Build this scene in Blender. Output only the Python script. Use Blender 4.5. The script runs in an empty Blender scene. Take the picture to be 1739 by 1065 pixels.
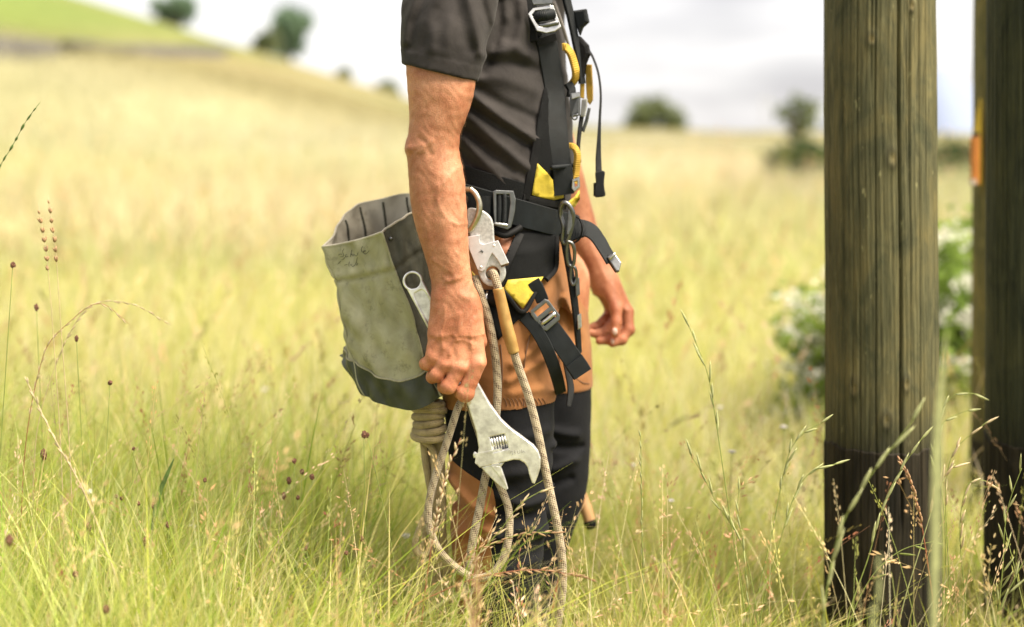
import bpy, bmesh, math, random
import numpy as np
from mathutils import Vector, Matrix
from mathutils.geometry import delaunay_2d_cdt
random.seed(7)
R = np.random.default_rng(11)
scene = bpy.context.scene
col = scene.collection

# ------------------------------------------------------------------ camera
F, HZ, CH = 2415.0, 300.0, 1.045          # focal length in photo pixels, eye-level row, camera height (m)
cam_data = bpy.data.cameras.new('camera')
cam_data.lens = 50.0
cam_data.sensor_width = 36.0
cam_data.shift_y = -(532.5 - HZ) / 1739.0
cam_data.clip_start = 0.05
cam_data.clip_end = 5000
cam_data.dof.use_dof = True
cam_data.dof.focus_distance = 2.43
cam_data.dof.aperture_fstop = 1.55
cam = bpy.data.objects.new('camera', cam_data)
cam.location = (0, 0, CH)
cam.rotation_euler = (math.radians(90), 0, 0)
col.objects.link(cam)
scene.camera = cam

# ------------------------------------------------------------------ light
SUN_AZ, SUN_EL = math.radians(114), math.radians(58)     # azimuth clockwise from the view direction (+Y), elevation
world = bpy.data.worlds.new('World')
scene.world = world
world.use_nodes = True
wn, wl = world.node_tree.nodes, world.node_tree.links
wn.clear()
w_out = wn.new('ShaderNodeOutputWorld')
w_bg = wn.new('ShaderNodeBackground')
w_bg.inputs['Strength'].default_value = 0.1
sky = wn.new('ShaderNodeTexSky')
sky.sky_type = 'NISHITA'
sky.sun_disc = False
sky.sun_elevation = SUN_EL
sky.sun_rotation = SUN_AZ
sky.air_density = 1.0
sky.dust_density = 2.5
w_tc = wn.new('ShaderNodeTexCoord')
w_map = wn.new('ShaderNodeMapping')
w_map.inputs['Scale'].default_value = (3.2, 3.2, 13.0)
w_map.inputs['Location'].default_value = (0.35, 0.2, 0.6)
w_no = wn.new('ShaderNodeTexNoise')
w_no.inputs['Scale'].default_value = 1.0
w_no.inputs['Detail'].default_value = 5
w_no.inputs['Roughness'].default_value = 0.5
w_ramp = wn.new('ShaderNodeValToRGB')
w_ramp.color_ramp.elements[0].position = 0.42
w_ramp.color_ramp.elements[0].color = (2.78, 2.66, 2.70, 1)
w_ramp.color_ramp.elements[1].position = 0.60
w_ramp.color_ramp.elements[1].color = (5.2, 5.0, 4.85, 1)
w_mix = wn.new('ShaderNodeMixRGB')
w_mix.inputs['Fac'].default_value = 0.88
wl.new(w_tc.outputs['Generated'], w_map.inputs['Vector'])
wl.new(w_map.outputs['Vector'], w_no.inputs['Vector'])
wl.new(w_no.outputs['Fac'], w_ramp.inputs['Fac'])
wl.new(sky.outputs['Color'], w_mix.inputs['Color1'])
wl.new(w_ramp.outputs['Color'], w_mix.inputs['Color2'])
wl.new(w_mix.outputs['Color'], w_bg.inputs['Color'])
wl.new(w_bg.outputs['Background'], w_out.inputs['Surface'])

sun_data = bpy.data.lights.new('sun', 'SUN')
sun_data.energy = 4.4
sun_data.angle = math.radians(40)
sun_data.color = (1.0, 0.89, 0.72)
sun = bpy.data.objects.new('sun', sun_data)
sd = Vector((math.sin(SUN_AZ) * math.cos(SUN_EL), math.cos(SUN_AZ) * math.cos(SUN_EL), math.sin(SUN_EL)))
sun.rotation_euler = (-sd).to_track_quat('-Z', 'Y').to_euler()
sun.location = (20, 20, 30)
col.objects.link(sun)

scene.view_settings.view_transform = 'Standard'
scene.view_settings.look = 'None'
scene.view_settings.gamma = 1
scene.view_settings.use_curve_mapping = False
scene.view_settings.exposure = 1.38
scene.cycles.max_bounces = 8
scene.cycles.transparent_max_bounces = 16
scene.cycles.use_denoising = True

# ------------------------------------------------------------------ helpers
def P(px, py, Y):
    return np.array(((px - 869.5) * Y / F, Y, CH - (py - HZ) * Y / F))

def tag(o, label=None, cat=None, group=None, kind=None):
    if label: o['label'] = label
    if cat: o['category'] = cat
    if group: o['group'] = group
    if kind: o['kind'] = kind
    return o

def empty(name, loc=(0, 0, 0), parent=None):
    o = bpy.data.objects.new(name, None)
    o.empty_display_size = 0.05
    o.location = loc
    col.objects.link(o)
    if parent: o.parent = parent
    return o

def link(name, me, mat=None, parent=None, smooth=True):
    """link a mesh given in world coordinates as one object, keeping its place under its parent"""
    o = bpy.data.objects.new(name, me)
    col.objects.link(o)
    if mat is not None and not me.materials:
        me.materials.append(mat)
    if len(me.polygons):
        me.polygons.foreach_set('use_smooth', np.full(len(me.polygons), bool(smooth)))
    if parent is not None:
        o.parent = parent
        m = Matrix.Identity(4)
        q = parent
        while q is not None:
            m = Matrix.LocRotScale(q.location, q.rotation_euler, q.scale) @ m
            q = q.parent
        me.transform(m.inverted())
    return o

def np_mesh(name, verts, faces, uv=None, colr=None, colname='col'):
    """fast mesh from numpy: faces is (n,3) or (n,4); uv per loop (n,k,2); colr per vertex (n,3)"""
    me = bpy.data.meshes.new(name)
    verts = np.asarray(verts, dtype=np.float32); faces = np.asarray(faces, dtype=np.int32)
    n, k = faces.shape
    me.vertices.add(len(verts)); me.vertices.foreach_set('co', verts.ravel())
    me.loops.add(n * k); me.loops.foreach_set('vertex_index', faces.ravel())
    me.polygons.add(n)
    me.polygons.foreach_set('loop_start', np.arange(0, n * k, k, dtype=np.int32))
    if uv is not None:
        l = me.uv_layers.new(name='UVMap'); l.data.foreach_set('uv', np.asarray(uv, dtype=np.float32).ravel())
    if colr is not None:
        a = me.color_attributes.new(colname, 'FLOAT_COLOR', 'POINT')
        c4 = np.ones((len(verts), 4), dtype=np.float32); c4[:, :3] = colr
        a.data.foreach_set('color', c4.ravel())
    me.update(calc_edges=True)
    return me

def cubic(ts, vals, n):
    """smooth (Catmull-Rom style, monotone-ish) resampling of a table at n even parameters"""
    ts = np.asarray(ts, float); vals = np.asarray(vals, float)
    if vals.ndim == 1: vals = vals[:, None]
    m = np.zeros_like(vals)
    d = (vals[1:] - vals[:-1]) / (ts[1:] - ts[:-1])[:, None]
    m[1:-1] = (vals[2:] - vals[:-2]) / (ts[2:] - ts[:-2])[:, None]
    m[0], m[-1] = d[0], d[-1]
    q = np.linspace(ts[0], ts[-1], n)
    i = np.clip(np.searchsorted(ts, q, 'right') - 1, 0, len(ts) - 2)
    h = (ts[i + 1] - ts[i])[:, None]; s = ((q - ts[i])[:, None]) / h
    return q, ((2*s**3 - 3*s**2 + 1) * vals[i] + (s**3 - 2*s**2 + s) * h * m[i]
               + (-2*s**3 + 3*s**2) * vals[i + 1] + (s**3 - s**2) * h * m[i + 1])

def smooth_path(pts, n=64):
    pts = np.asarray(pts, float)
    d = np.r_[0, np.cumsum(np.linalg.norm(np.diff(pts, axis=0), axis=1))]
    _, p = cubic(d, pts, n * 4)
    d2 = np.r_[0, np.cumsum(np.linalg.norm(np.diff(p, axis=0), axis=1))]
    q = np.linspace(0, d2[-1], n)
    return np.stack([np.interp(q, d2, p[:, k]) for k in range(3)], 1)

def frames(p, up=None):
    t = np.gradient(p, axis=0); t /= np.linalg.norm(t, axis=1)[:, None] + 1e-12
    a = np.array((0, -1.0, 0)) if up is None else np.asarray(up, float)
    nrm = np.zeros_like(p)
    prev = a
    for i in range(len(p)):
        v = prev - t[i] * np.dot(prev, t[i])
        l = np.linalg.norm(v)
        if l < 1e-6: v = np.array((1.0, 0, 0)) - t[i] * t[i][0]; l = np.linalg.norm(v)
        nrm[i] = v / l; prev = nrm[i]
    return t, nrm, np.cross(t, nrm)

def tube(name, pts, rad, mat, parent=None, n=64, sides=10, vscale=1.0, cap=True, raw=False):
    p = np.asarray(pts, float) if raw else smooth_path(pts, n)
    n = len(p)
    t, a, b = frames(p)
    rad = np.interp(np.linspace(0, 1, n), np.linspace(0, 1, np.size(rad)), np.atleast_1d(rad))
    th = np.linspace(0, 2 * np.pi, sides, endpoint=False)
    v = p[:, None] + rad[:, None, None] * (np.cos(th)[None, :, None] * a[:, None] + np.sin(th)[None, :, None] * b[:, None])
    L = np.r_[0, np.cumsum(np.linalg.norm(np.diff(p, axis=0), axis=1))] * vscale
    V = v.reshape(-1, 3)
    i, j = np.meshgrid(np.arange(n - 1), np.arange(sides), indexing='ij')
    j2 = (j + 1) % sides
    f = np.stack([i * sides + j, i * sides + j2, (i + 1) * sides + j2, (i + 1) * sides + j], -1).reshape(-1, 4)
    uu0, uu1 = j / sides, (j + 1) / sides
    uv = np.stack([np.stack([uu0, L[i]], -1), np.stack([uu1, L[i]], -1), np.stack([uu1, L[i + 1]], -1), np.stack([uu0, L[i + 1]], -1)], 2).reshape(-1, 4, 2)
    if cap:
        c0, c1 = len(V), len(V) + 1
        V = np.vstack([V, p[0] - t[0] * rad[0] * 0.3, p[-1] + t[-1] * rad[-1] * 0.3])
        k = np.arange(sides); k2 = (k + 1) % sides
        f = np.vstack([f, np.stack([np.full(sides, c0), k2, k, k], 1)[:, [0, 1, 2, 2]], np.stack([np.full(sides, c1), (n-1)*sides+k, (n-1)*sides+k2, (n-1)*sides+k2], 1)])
        # degenerate quads -> make them triangles through a bmesh clean
        uv = np.concatenate([uv, np.zeros((2 * sides, 4, 2))])
        me = bpy.data.meshes.new(name)
        fl = [tuple(q) if q[2] != q[3] else tuple(q[:3]) for q in f.tolist()]
        me.from_pydata(V.tolist(), [], fl)
        l = me.uv_layers.new(name='UVMap')
        flat = []
        for q, u in zip(fl, uv):
            flat.extend(u[:len(q)].ravel())
        l.data.foreach_set('uv', np.asarray(flat, dtype=np.float32))
        me.update()
    else:
        me = np_mesh(name, V, f, uv)
    return link(name, me, mat, parent)

def ribbon(name, pts, nrm, width, thick, mat, parent=None, n=48, raw=False, edge=0.0012):
    """webbing: a flat band along pts, its face turned to nrm (one vector or one per point)"""
    pts = np.asarray(pts, float)
    nrm = np.asarray(nrm, float)
    if nrm.ndim == 1: nrm = np.repeat(nrm[None], len(pts), 0)
    w = np.atleast_1d(np.asarray(width, float)); w = np.interp(np.linspace(0, 1, len(pts)), np.linspace(0, 1, len(w)), w)
    if not raw:
        d = np.r_[0, np.cumsum(np.linalg.norm(np.diff(pts, axis=0), axis=1))]
        q, p = cubic(d, pts, n)
        nn = np.stack([np.interp(q, d, nrm[:, k]) for k in range(3)], 1); w = np.interp(q, d, w)
    else:
        p, nn = pts, nrm
    n = len(p)
    t = np.gradient(p, axis=0); t /= np.linalg.norm(t, axis=1)[:, None] + 1e-12
    nn = nn - t * (nn * t).sum(1)[:, None]; nn /= np.linalg.norm(nn, axis=1)[:, None] + 1e-12
    s = np.cross(t, nn)
    e = edge
    hw = w[:, None] / 2
    prof = [(-1, 0, -e, 1), (-1, e, 0, 1), (0, 0, 0.0003, 1), (1, -e, 0, 1), (1, 0, -e, 1), (1, 0, -thick, 0), (0, 0, -thick, 0), (-1, 0, -thick, 0)]
    ring = []
    for sx, ox, oz, _ in prof:
        ring.append(p + s * (sx * hw + ox) + nn * oz)
    v = np.stack(ring, 1); k = len(prof)
    L = np.r_[0, np.cumsum(np.linalg.norm(np.diff(p, axis=0), axis=1))]
    i, j = np.meshgrid(np.arange(n - 1), np.arange(k), indexing='ij'); j2 = (j + 1) % k
    f = np.stack([i*k + j, (i+1)*k + j, (i+1)*k + j2, i*k + j2], -1).reshape(-1, 4)
    us = np.array([0, .03, .5, .97, 1, 1, .5, 0.0])
    uv = np.stack([np.stack([us[j]*w[i], L[i]], -1), np.stack([us[j]*w[i], L[i+1]], -1), np.stack([us[j2]*w[i], L[i+1]], -1), np.stack([us[j2]*w[i], L[i]], -1)], 2).reshape(-1, 4, 2)
    caps = np.array([[0, 1, 2, 7], [2, 3, 4, 5], [2, 5, 6, 7]])
    base = (n - 1) * k
    f = np.vstack([f, caps, (caps + base)[:, ::-1]])
    uv = np.concatenate([uv, np.zeros((6, 4, 2))])
    me = np_mesh(name, v.reshape(-1, 3), f, uv)
    return link(name, me, mat, parent, smooth=False)

def plate(name, outlines, origin, ux, uy, thick, bevel, mat, parent=None, res=1):
    """a flat plate from 2D outlines (first the border, then holes), extruded and bevelled; ux, uy span its plane"""
    cu = bpy.data.curves.new(name, 'CURVE'); cu.dimensions = '2D'; cu.fill_mode = 'BOTH'
    for pts in outlines:
        sp = cu.splines.new('POLY'); sp.points.add(len(pts) - 1)
        for q, (x, y) in zip(sp.points, pts): q.co = (x, y, 0, 1)
        sp.use_cyclic_u = True
    cu.extrude = max(thick / 2 - bevel, 1e-5); cu.bevel_depth = bevel; cu.bevel_resolution = res
    cu.offset = -bevel
    o = bpy.data.objects.new(name, cu); col.objects.link(o)
    dg = bpy.context.evaluated_depsgraph_get()
    me = bpy.data.meshes.new_from_object(o.evaluated_get(dg))
    bpy.data.objects.remove(o); bpy.data.curves.remove(cu)
    ux = Vector(ux); uy = Vector(uy); uz = ux.cross(uy).normalized()
    M = Matrix(((ux.x, uy.x, uz.x, origin[0]), (ux.y, uy.y, uz.y, origin[1]), (ux.z, uy.z, uz.z, origin[2]), (0, 0, 0, 1)))
    me.transform(M)
    me.name = name; me.materials.clear()
    bm = bmesh.new(); bm.from_mesh(me); bmesh.ops.remove_doubles(bm, verts=bm.verts, dist=1e-6); bmesh.ops.recalc_face_normals(bm, faces=bm.faces); bm.to_mesh(me); bm.free()
    return link(name, me, mat, parent, smooth=False)

def plate_px(name, outlines, Y, thick, bevel, mat, parent=None, tilt=0.0, res=1, lean=0.0):
    """plate whose outline is given in photo pixels at depth Y; tilt turns it about the vertical, lean about the horizontal"""
    c = np.mean(np.asarray(outlines[0], float), axis=0)
    s = Y / F
    outs = [[((x - c[0]) * s, -(y - c[1]) * s) for x, y in o] for o in outlines]
    ux = (math.cos(tilt), math.sin(tilt), 0); uy = (0, math.sin(lean), math.cos(lean))
    return plate(name, outs, P(c[0], c[1], Y), ux, uy, thick, bevel, mat, parent, res)

def circle(cx, cy, r, n=28, ry=None):
    return [(cx + r * math.cos(2 * math.pi * k / n), cy + (ry or r) * math.sin(2 * math.pi * k / n)) for k in range(n)]

def smooth_poly(pts, n):
    pts = np.asarray(list(pts) + [pts[0], pts[1], pts[2]], float)
    out = []
    m = len(pts) - 3
    for i in range(m):
        p0, p1, p2, p3 = pts[i], pts[i+1], pts[i+2], pts[i+3]
        for k in range(n):
            s = k / n
            out.append(tuple(0.5 * ((2*p1) + (-p0+p2)*s + (2*p0-5*p1+4*p2-p3)*s*s + (-p0+3*p1-3*p2+p3)*s**3)))
    return out

# ------------------------------------------------------------------ node materials
def new_mat(name):
    m = bpy.data.materials.new(name); m.use_nodes = True
    nt = m.node_tree; b = nt.nodes['Principled BSDF']
    return m, nt, b

def mat_simple(name, rgb, rough=0.6, metal=0.0, var=0.0, scale=40.0, bump=0.0, bscale=None, rgb2=None, coord='Object', detail=4, spec=0.5, stretch=(1, 1, 1), sheen=0.0):
    m, nt, b = new_mat(name)
    b.inputs['Base Color'].default_value = (*rgb, 1)
    b.inputs['Roughness'].default_value = rough
    b.inputs['Metallic'].default_value = metal
    b.inputs['Specular IOR Level'].default_value = spec
    if sheen: b.inputs['Sheen Weight'].default_value = sheen
    tc = nt.nodes.new('ShaderNodeTexCoord'); mp = nt.nodes.new('ShaderNodeMapping'); mp.inputs['Scale'].default_value = stretch
    nt.links.new(tc.outputs[coord], mp.inputs['Vector'])
    if var > 0 or rgb2:
        no = nt.nodes.new('ShaderNodeTexNoise'); no.inputs['Scale'].default_value = scale; no.inputs['Detail'].default_value = detail
        nt.links.new(mp.outputs['Vector'], no.inputs['Vector'])
        rp = nt.nodes.new('ShaderNodeValToRGB')
        rp.color_ramp.elements[0].position = 0.32; rp.color_ramp.elements[1].position = 0.68
        c2 = rgb2 or tuple(min(1, c * (1 + var)) for c in rgb)
        c1 = rgb if rgb2 else tuple(c * (1 - var) for c in rgb)
        rp.color_ramp.elements[0].color = (*c1, 1); rp.color_ramp.elements[1].color = (*c2, 1)
        nt.links.new(no.outputs['Fac'], rp.inputs['Fac']); nt.links.new(rp.outputs['Color'], b.inputs['Base Color'])
    if bump > 0:
        nb = nt.nodes.new('ShaderNodeTexNoise'); nb.inputs['Scale'].default_value = bscale or scale * 4; nb.inputs['Detail'].default_value = 5
        nt.links.new(mp.outputs['Vector'], nb.inputs['Vector'])
        bp = nt.nodes.new('ShaderNodeBump'); bp.inputs['Strength'].default_value = bump; bp.inputs['Distance'].default_value = 0.002
        nt.links.new(nb.outputs['Fac'], bp.inputs['Height']); nt.links.new(bp.outputs['Normal'], b.inputs['Normal'])
    return m
# ================================================================== SETTING
def sstep(x, a, b):
    t = np.clip((x - a) / (b - a), 0, 1); return t * t * (3 - 2 * t)
def softp(x, k):
    return k * np.logaddexp(0, x / k)
def wob(x, y, seed=0):
    r = np.random.default_rng(seed); s = 0
    for k in range(7):
        a = r.uniform(0, 6.28); f = r.uniform(0.6, 1.9); s = s + np.sin((x * math.cos(a) + y * math.sin(a)) * f + r.uniform(0, 6.28))
    return s / 4.0

def ground_z(X, Y):
    X = np.asarray(X, float); Y = np.asarray(Y, float)
    crest = 96 + 4 * np.sin(X * 0.05)
    rise = 0.0525 * softp(Y - 3.2, 0.8)
    fall = 0.16 * softp(Y - crest, 6.0)
    left = 0.31 * softp(-(X + 1.0), 1.5) * sstep(Y, 2, 52) * (1 - 0.35 * sstep(Y, 100, 200))
    bench = 0.55 * np.exp(-((Y - 33 - 0.25 * X) / 5.0) ** 2) * sstep(-X, -2, 8) - 0.25 * np.exp(-((Y - 24 - 0.25 * X) / 5.0) ** 2) * sstep(-X, -2, 8)
    bumps = 0.05 * wob(X * 0.25, Y * 0.22, 3) * sstep(Y, 6, 14) + 0.012 * wob(X * 2, Y * 2, 4)
    rise = rise - 0.04 * softp(X - 1.0, 1.5) * sstep(Y, 18, 90) * (1 - sstep(Y, 110, 200)) + 0.35 * np.exp(-((Y - 44 - .3 * X) / 7.0) ** 2) * sstep(X, -4, 4)
    return np.minimum(rise, 30) - fall + np.minimum(left, 40) + bench + bumps

def ground_hit(px, py):
    """where a line of sight meets the meadow"""
    Ys = np.linspace(4, 130, 6000)
    X = (px - 869.5) * Ys / F; Z = CH - (py - HZ) * Ys / F
    g = ground_z(X, Ys) - Z
    i = np.argmax(g > 0)
    return np.array((X[i], Ys[i], ground_z(X[i], Ys[i])))

# ---- meadow ground sheet
gy = np.concatenate([np.linspace(-12, 0, 13)[:-1], np.linspace(0, 12, 61)[:-1], np.linspace(12, 40, 71)[:-1], np.linspace(40, 130, 91)[:-1], np.geomspace(130, 900, 24)])
gx = np.concatenate([-np.geomspace(45, 700, 22)[::-1][:-1], np.linspace(-45, -12, 61)[:-1], np.linspace(-12, 12, 121)[:-1], np.linspace(12, 45, 51)[:-1], np.geomspace(45, 700, 22)])
GX, GY = np.meshgrid(gx, gy, indexing='ij')
GZ = ground_z(GX, GY)
verts = np.stack([GX, GY, GZ], -1).reshape(-1, 3)
nx_, ny_ = GX.shape
i, j = np.meshgrid(np.arange(nx_ - 1), np.arange(ny_ - 1), indexing='ij')
faces = np.stack([i*ny_ + j, (i+1)*ny_ + j, (i+1)*ny_ + j + 1, i*ny_ + j + 1], -1).reshape(-1, 4)

def meadow_colour(X, Y):
    """what grows where: fresh grass near by, a dry tan belt across the slope, mown green field on the upper hill"""
    green = np.array((0.33, 0.355, 0.13)); tan = np.array((0.53, 0.455, 0.32)); pale = np.array((0.49, 0.465, 0.33)); lush = np.array((0.25, 0.33, 0.055))
    olive = np.array((0.30, 0.255, 0.10))
    n1 = wob(X * 0.35, Y * 0.16, 21); n2 = wob(X * 0.9, Y * 0.5, 22)
    c = np.broadcast_to(green, X.shape + (3,)).copy()
    def blend(c, k, w): return c * (1 - w[..., None]) + k * w[..., None]
    c = blend(c, tan, np.clip(sstep(Y, 7.5, 12) * (1 - sstep(Y, 15, 24)) * (0.55 + 0.3 * n1) * (0.55 + 0.45 * sstep(-X, -2.5, 1)), 0, 1))
    c = blend(c, pale, np.clip(sstep(Y, 15, 24) * (0.8 + 0.25 * n1), 0, 1))
    c = blend(c, tan, np.clip(sstep(Y, 14, 19) * (1 - sstep(Y, 24, 32)) * sstep(X, 0.5, 2) * (1 - sstep(X, 3.5, 5)) * 0.6, 0, 1))
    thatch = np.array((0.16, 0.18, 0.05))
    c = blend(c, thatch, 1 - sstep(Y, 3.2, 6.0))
    band = 0.5 + 0.5 * np.sin(Y * 0.42 + 0.16 * X + 1.2 * wob(X * .12, Y * .07, 23))
    c = blend(c, np.array((0.33, 0.30, 0.13)), np.clip(sstep(Y, 22, 30) * (band ** 2) * 0.7, 0, 1))
    hillside = sstep(Y + 0.15 * X, 24, 33) * sstep(-X, -2, 6)
    c = blend(c, olive, np.clip(hillside * (0.62 + 0.35 * n1), 0, 1))
    c = blend(c, np.array((0.20, 0.20, 0.06)), np.clip(sstep(Y, 34, 56) * sstep(X, -8, 0) * 0.85, 0, 1))
    c = c * (0.72 - 0.12 * sstep(Y, 24, 36))[..., None]      # sheet darkened for the grass self-shadowing it lacks, more so further up
    return np.clip(c * (1 + 0.08 * n2[..., None]), 0, 1)

rp_px = [(-160, 104), (0, 101), (100, 98), (210, 97), (310, 97), (385, 98)]
road_pts = np.array([ground_hit(*q) for q in rp_px])
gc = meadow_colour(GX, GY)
# upper field beyond the track: mown green
road_y = np.interp(-GX, -road_pts[::-1, 0][::-1] if False else np.sort(-road_pts[:, 0]), road_pts[np.argsort(-road_pts[:, 0]), 1])
up = sstep(GY, road_y, road_y + 3) * sstep(-GX, -road_pts[:, 0].max() - 1.5, -road_pts[:, 0].max() + 5) * (1 - 0.75 * sstep(GY + 0.35 * GX, 66, 76))
nn_ = 0.75 + 0.35 * wob(GX * 0.2, GY * 0.1, 31)
gc = gc * (1 - (up * np.clip(nn_, 0, 1))[..., None]) + np.array((0.135, 0.19, 0.045)) * (up * np.clip(nn_, 0, 1))[..., None]
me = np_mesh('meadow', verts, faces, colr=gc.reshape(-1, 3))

m, nt, b = new_mat('meadow_ground')
at = nt.nodes.new('ShaderNodeAttribute'); at.attribute_name = 'col'
tc = nt.nodes.new('ShaderNodeTexCoord')
n1 = nt.nodes.new('ShaderNodeTexNoise'); n1.inputs['Scale'].default_value = 1.3; n1.inputs['Detail'].default_value = 9; n1.inputs['Roughness'].default_value = 0.68
nt.links.new(tc.outputs['Object'], n1.inputs['Vector'])
mx = nt.nodes.new('ShaderNodeMixRGB'); mx.blend_type = 'MULTIPLY'; mx.inputs['Fac'].default_value = 1.0
rr = nt.nodes.new('ShaderNodeValToRGB'); rr.color_ramp.elements[0].position = 0.3; rr.color_ramp.elements[0].color = (0.62, 0.62, 0.55, 1); rr.color_ramp.elements[1].position = 0.7; rr.color_ramp.elements[1].color = (1.25, 1.2, 1.2, 1)
nt.links.new(n1.outputs['Fac'], rr.inputs['Fac']); nt.links.new(at.outputs['Color'], mx.inputs['Color1']); nt.links.new(rr.outputs['Color'], mx.inputs['Color2'])
nt.links.new(mx.outputs['Color'], b.inputs['Base Color'])
b.inputs['Roughness'].default_value = 0.95; b.inputs['Specular IOR Level'].default_value = 0.1
bp = nt.nodes.new('ShaderNodeBump'); bp.inputs['Strength'].default_value = 0.6; bp.inputs['Distance'].default_value = 0.12
nt.links.new(n1.outputs['Fac'], bp.inputs['Height']); nt.links.new(bp.outputs['Normal'], b.inputs['Normal'])
M_ground = m
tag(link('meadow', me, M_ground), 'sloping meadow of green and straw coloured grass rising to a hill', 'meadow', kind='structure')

# ---- farm track across the hill, a metalled strip with a cut bank
M_track = mat_simple('track_gravel', (0.075, 0.07, 0.065), 0.95, var=0.25, scale=1.5)
tp = smooth_path(road_pts, 80)
wd = 0.9 + 0.25 * np.sin(np.arange(80) * 0.3)
va = tp.copy(); vb = tp.copy(); vb[:, 1] += 2.2
va[:, 2] = ground_z(va[:, 0], va[:, 1]) + 0.34; vb[:, 2] = ground_z(vb[:, 0], vb[:, 1]) + 0.22
vm = (va + vb) / 2; vm[:, 2] = np.maximum(ground_z(vm[:, 0], vm[:, 1]) + 0.12, vm[:, 2])
vk = va.copy(); vk[:, 1] -= 0.25; vk[:, 2] -= 0.65
V = np.stack([vk, va, vm, vb], 1).reshape(-1, 3)
i, j = np.meshgrid(np.arange(79), np.arange(3), indexing='ij')
f = np.stack([i*4 + j, (i+1)*4 + j, (i+1)*4 + j + 1, i*4 + j + 1], -1).reshape(-1, 4)
tag(link('track', np_mesh('track', V, f), M_track), 'grey farm track running across the hillside', 'track', kind='structure')

# ---- pale lane beyond the poles on the flat, right
M_lane = mat_simple('lane_asphalt', (0.20, 0.19, 0.18), 0.9, var=0.15, scale=0.8)
lp = [ground_hit(1380, 350), ground_hit(1500, 346), ground_hit(1620, 343), ground_hit(1760, 340), ground_hit(1900, 338)]
lp = smooth_path(lp, 30)
la, lb = lp.copy(), lp.copy(); la[:, 1] -= 2.6; lb[:, 1] += 2.6
V = np.stack([np.stack([q[:, 0], q[:, 1], ground_z(q[:, 0], q[:, 1]) + 0.05], 1) for q in (la, (2*la+lb)/3, (la+2*lb)/3, lb)], 1).reshape(-1, 3)
i, j = np.meshgrid(np.arange(29), np.arange(3), indexing='ij')
f = np.stack([i*4 + j, (i+1)*4 + j, (i+1)*4 + j + 1, i*4 + j + 1], -1).reshape(-1, 4)
tag(link('lane', np_mesh('lane', V, f), M_lane), 'pale grey lane crossing the flat behind the poles', 'lane', kind='structure')

# ---- far mountain
M_mount = mat_simple('mountain_rock', (0.20, 0.24, 0.34), 0.95, var=0.1, scale=0.01)
mxs = np.linspace(150, 1100, 90); mys = np.linspace(1800, 2600, 26)
MX, MY = np.meshgrid(mxs, mys, indexing='ij')
MZ = 190 * np.exp(-((MX - 640) / 110) ** 2) + 120 * np.exp(-((MX - 850) / 160) ** 2) + 12 * wob(MX * 0.03, MY * 0.03, 5)
MZ = MZ * np.clip((MY - 1800) / 400, 0, 1) - 40
i, j = np.meshgrid(np.arange(89), np.arange(25), indexing='ij')
f = np.stack([i*26 + j, (i+1)*26 + j, (i+1)*26 + j + 1, i*26 + j + 1], -1).reshape(-1, 4)
tag(link('mountain', np_mesh('mountain', np.stack([MX, MY, MZ], -1).reshape(-1, 3), f), M_mount), 'blue grey mountain far behind the poles', 'mountain', kind='structure')

# ---- leaves helper, trees and bushes far away
def leaf_mat(name, rgb, rgb2, trans=0.35):
    m = bpy.data.materials.new(name); m.use_nodes = True; nt = m.node_tree; nt.nodes.clear()
    out = nt.nodes.new('ShaderNodeOutputMaterial'); d = nt.nodes.new('ShaderNodeBsdfDiffuse'); t = nt.nodes.new('ShaderNodeBsdfTranslucent'); mixs = nt.nodes.new('ShaderNodeMixShader')
    tc = nt.nodes.new('ShaderNodeTexCoord'); no = nt.nodes.new('ShaderNodeTexNoise'); no.inputs['Scale'].default_value = 1.2; no.inputs['Detail'].default_value = 6
    rp = nt.nodes.new('ShaderNodeValToRGB'); rp.color_ramp.elements[0].position = 0.35; rp.color_ramp.elements[1].position = 0.65
    rp.color_ramp.elements[0].color = (*rgb, 1); rp.color_ramp.elements[1].color = (*rgb2, 1)
    nt.links.new(tc.outputs['Object'], no.inputs['Vector']); nt.links.new(no.outputs['Fac'], rp.inputs['Fac'])
    for s in (d, t): nt.links.new(rp.outputs['Color'], s.inputs['Color'])
    mixs.inputs['Fac'].default_value = trans
    nt.links.new(d.outputs[0], mixs.inputs[1]); nt.links.new(t.outputs[0], mixs.inputs[2]); nt.links.new(mixs.outputs[0], out.inputs['Surface'])
    return m

def leaf_cloud(name, pts, size, mat, parent, rng):
    """many small leaf faces (kite shaped, slightly folded)"""
    n = len(pts); s = size * rng.uniform(0.6, 1.3, n)
    d = rng.normal(size=(n, 3)); d[:, 2] -= 0.2; d /= np.linalg.norm(d, axis=1)[:, None]
    e = rng.normal(size=(n, 3)); e -= d * (e * d).sum(1)[:, None]; e /= np.linalg.norm(e, axis=1)[:, None]
    k = np.cross(d, e)
    a = pts; bq = pts + d * s[:, None] * 0.5 + e * s[:, None] * 0.32 + k * s[:, None] * 0.08; c = pts + d * s[:, None]; dd = pts + d * s[:, None] * 0.5 - e * s[:, None] * 0.32 + k * s[:, None] * 0.08
    V = np.stack([a, bq, c, dd], 1).reshape(-1, 3); f = np.arange(4 * n).reshape(-1, 4)
    o = link(name, np_mesh(name, V, f), mat, parent, smooth=False)
    return o

M_bark = mat_simple('tree_bark', (0.10, 0.075, 0.05), 0.9, var=0.3, scale=3)
M_leafhazed = leaf_mat('hazed_leaves', (0.14, 0.22, 0.15), (0.26, 0.36, 0.24), 0.4)  # leaf colour lightened to carry the haze over the distance
M_leafhedge = leaf_mat('hedge_leaves', (0.04, 0.07, 0.03), (0.09, 0.13, 0.05), 0.3)
M_leafmid = leaf_mat('mid_leaves', (0.14, 0.18, 0.09), (0.25, 0.28, 0.14), 0.4)

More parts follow.
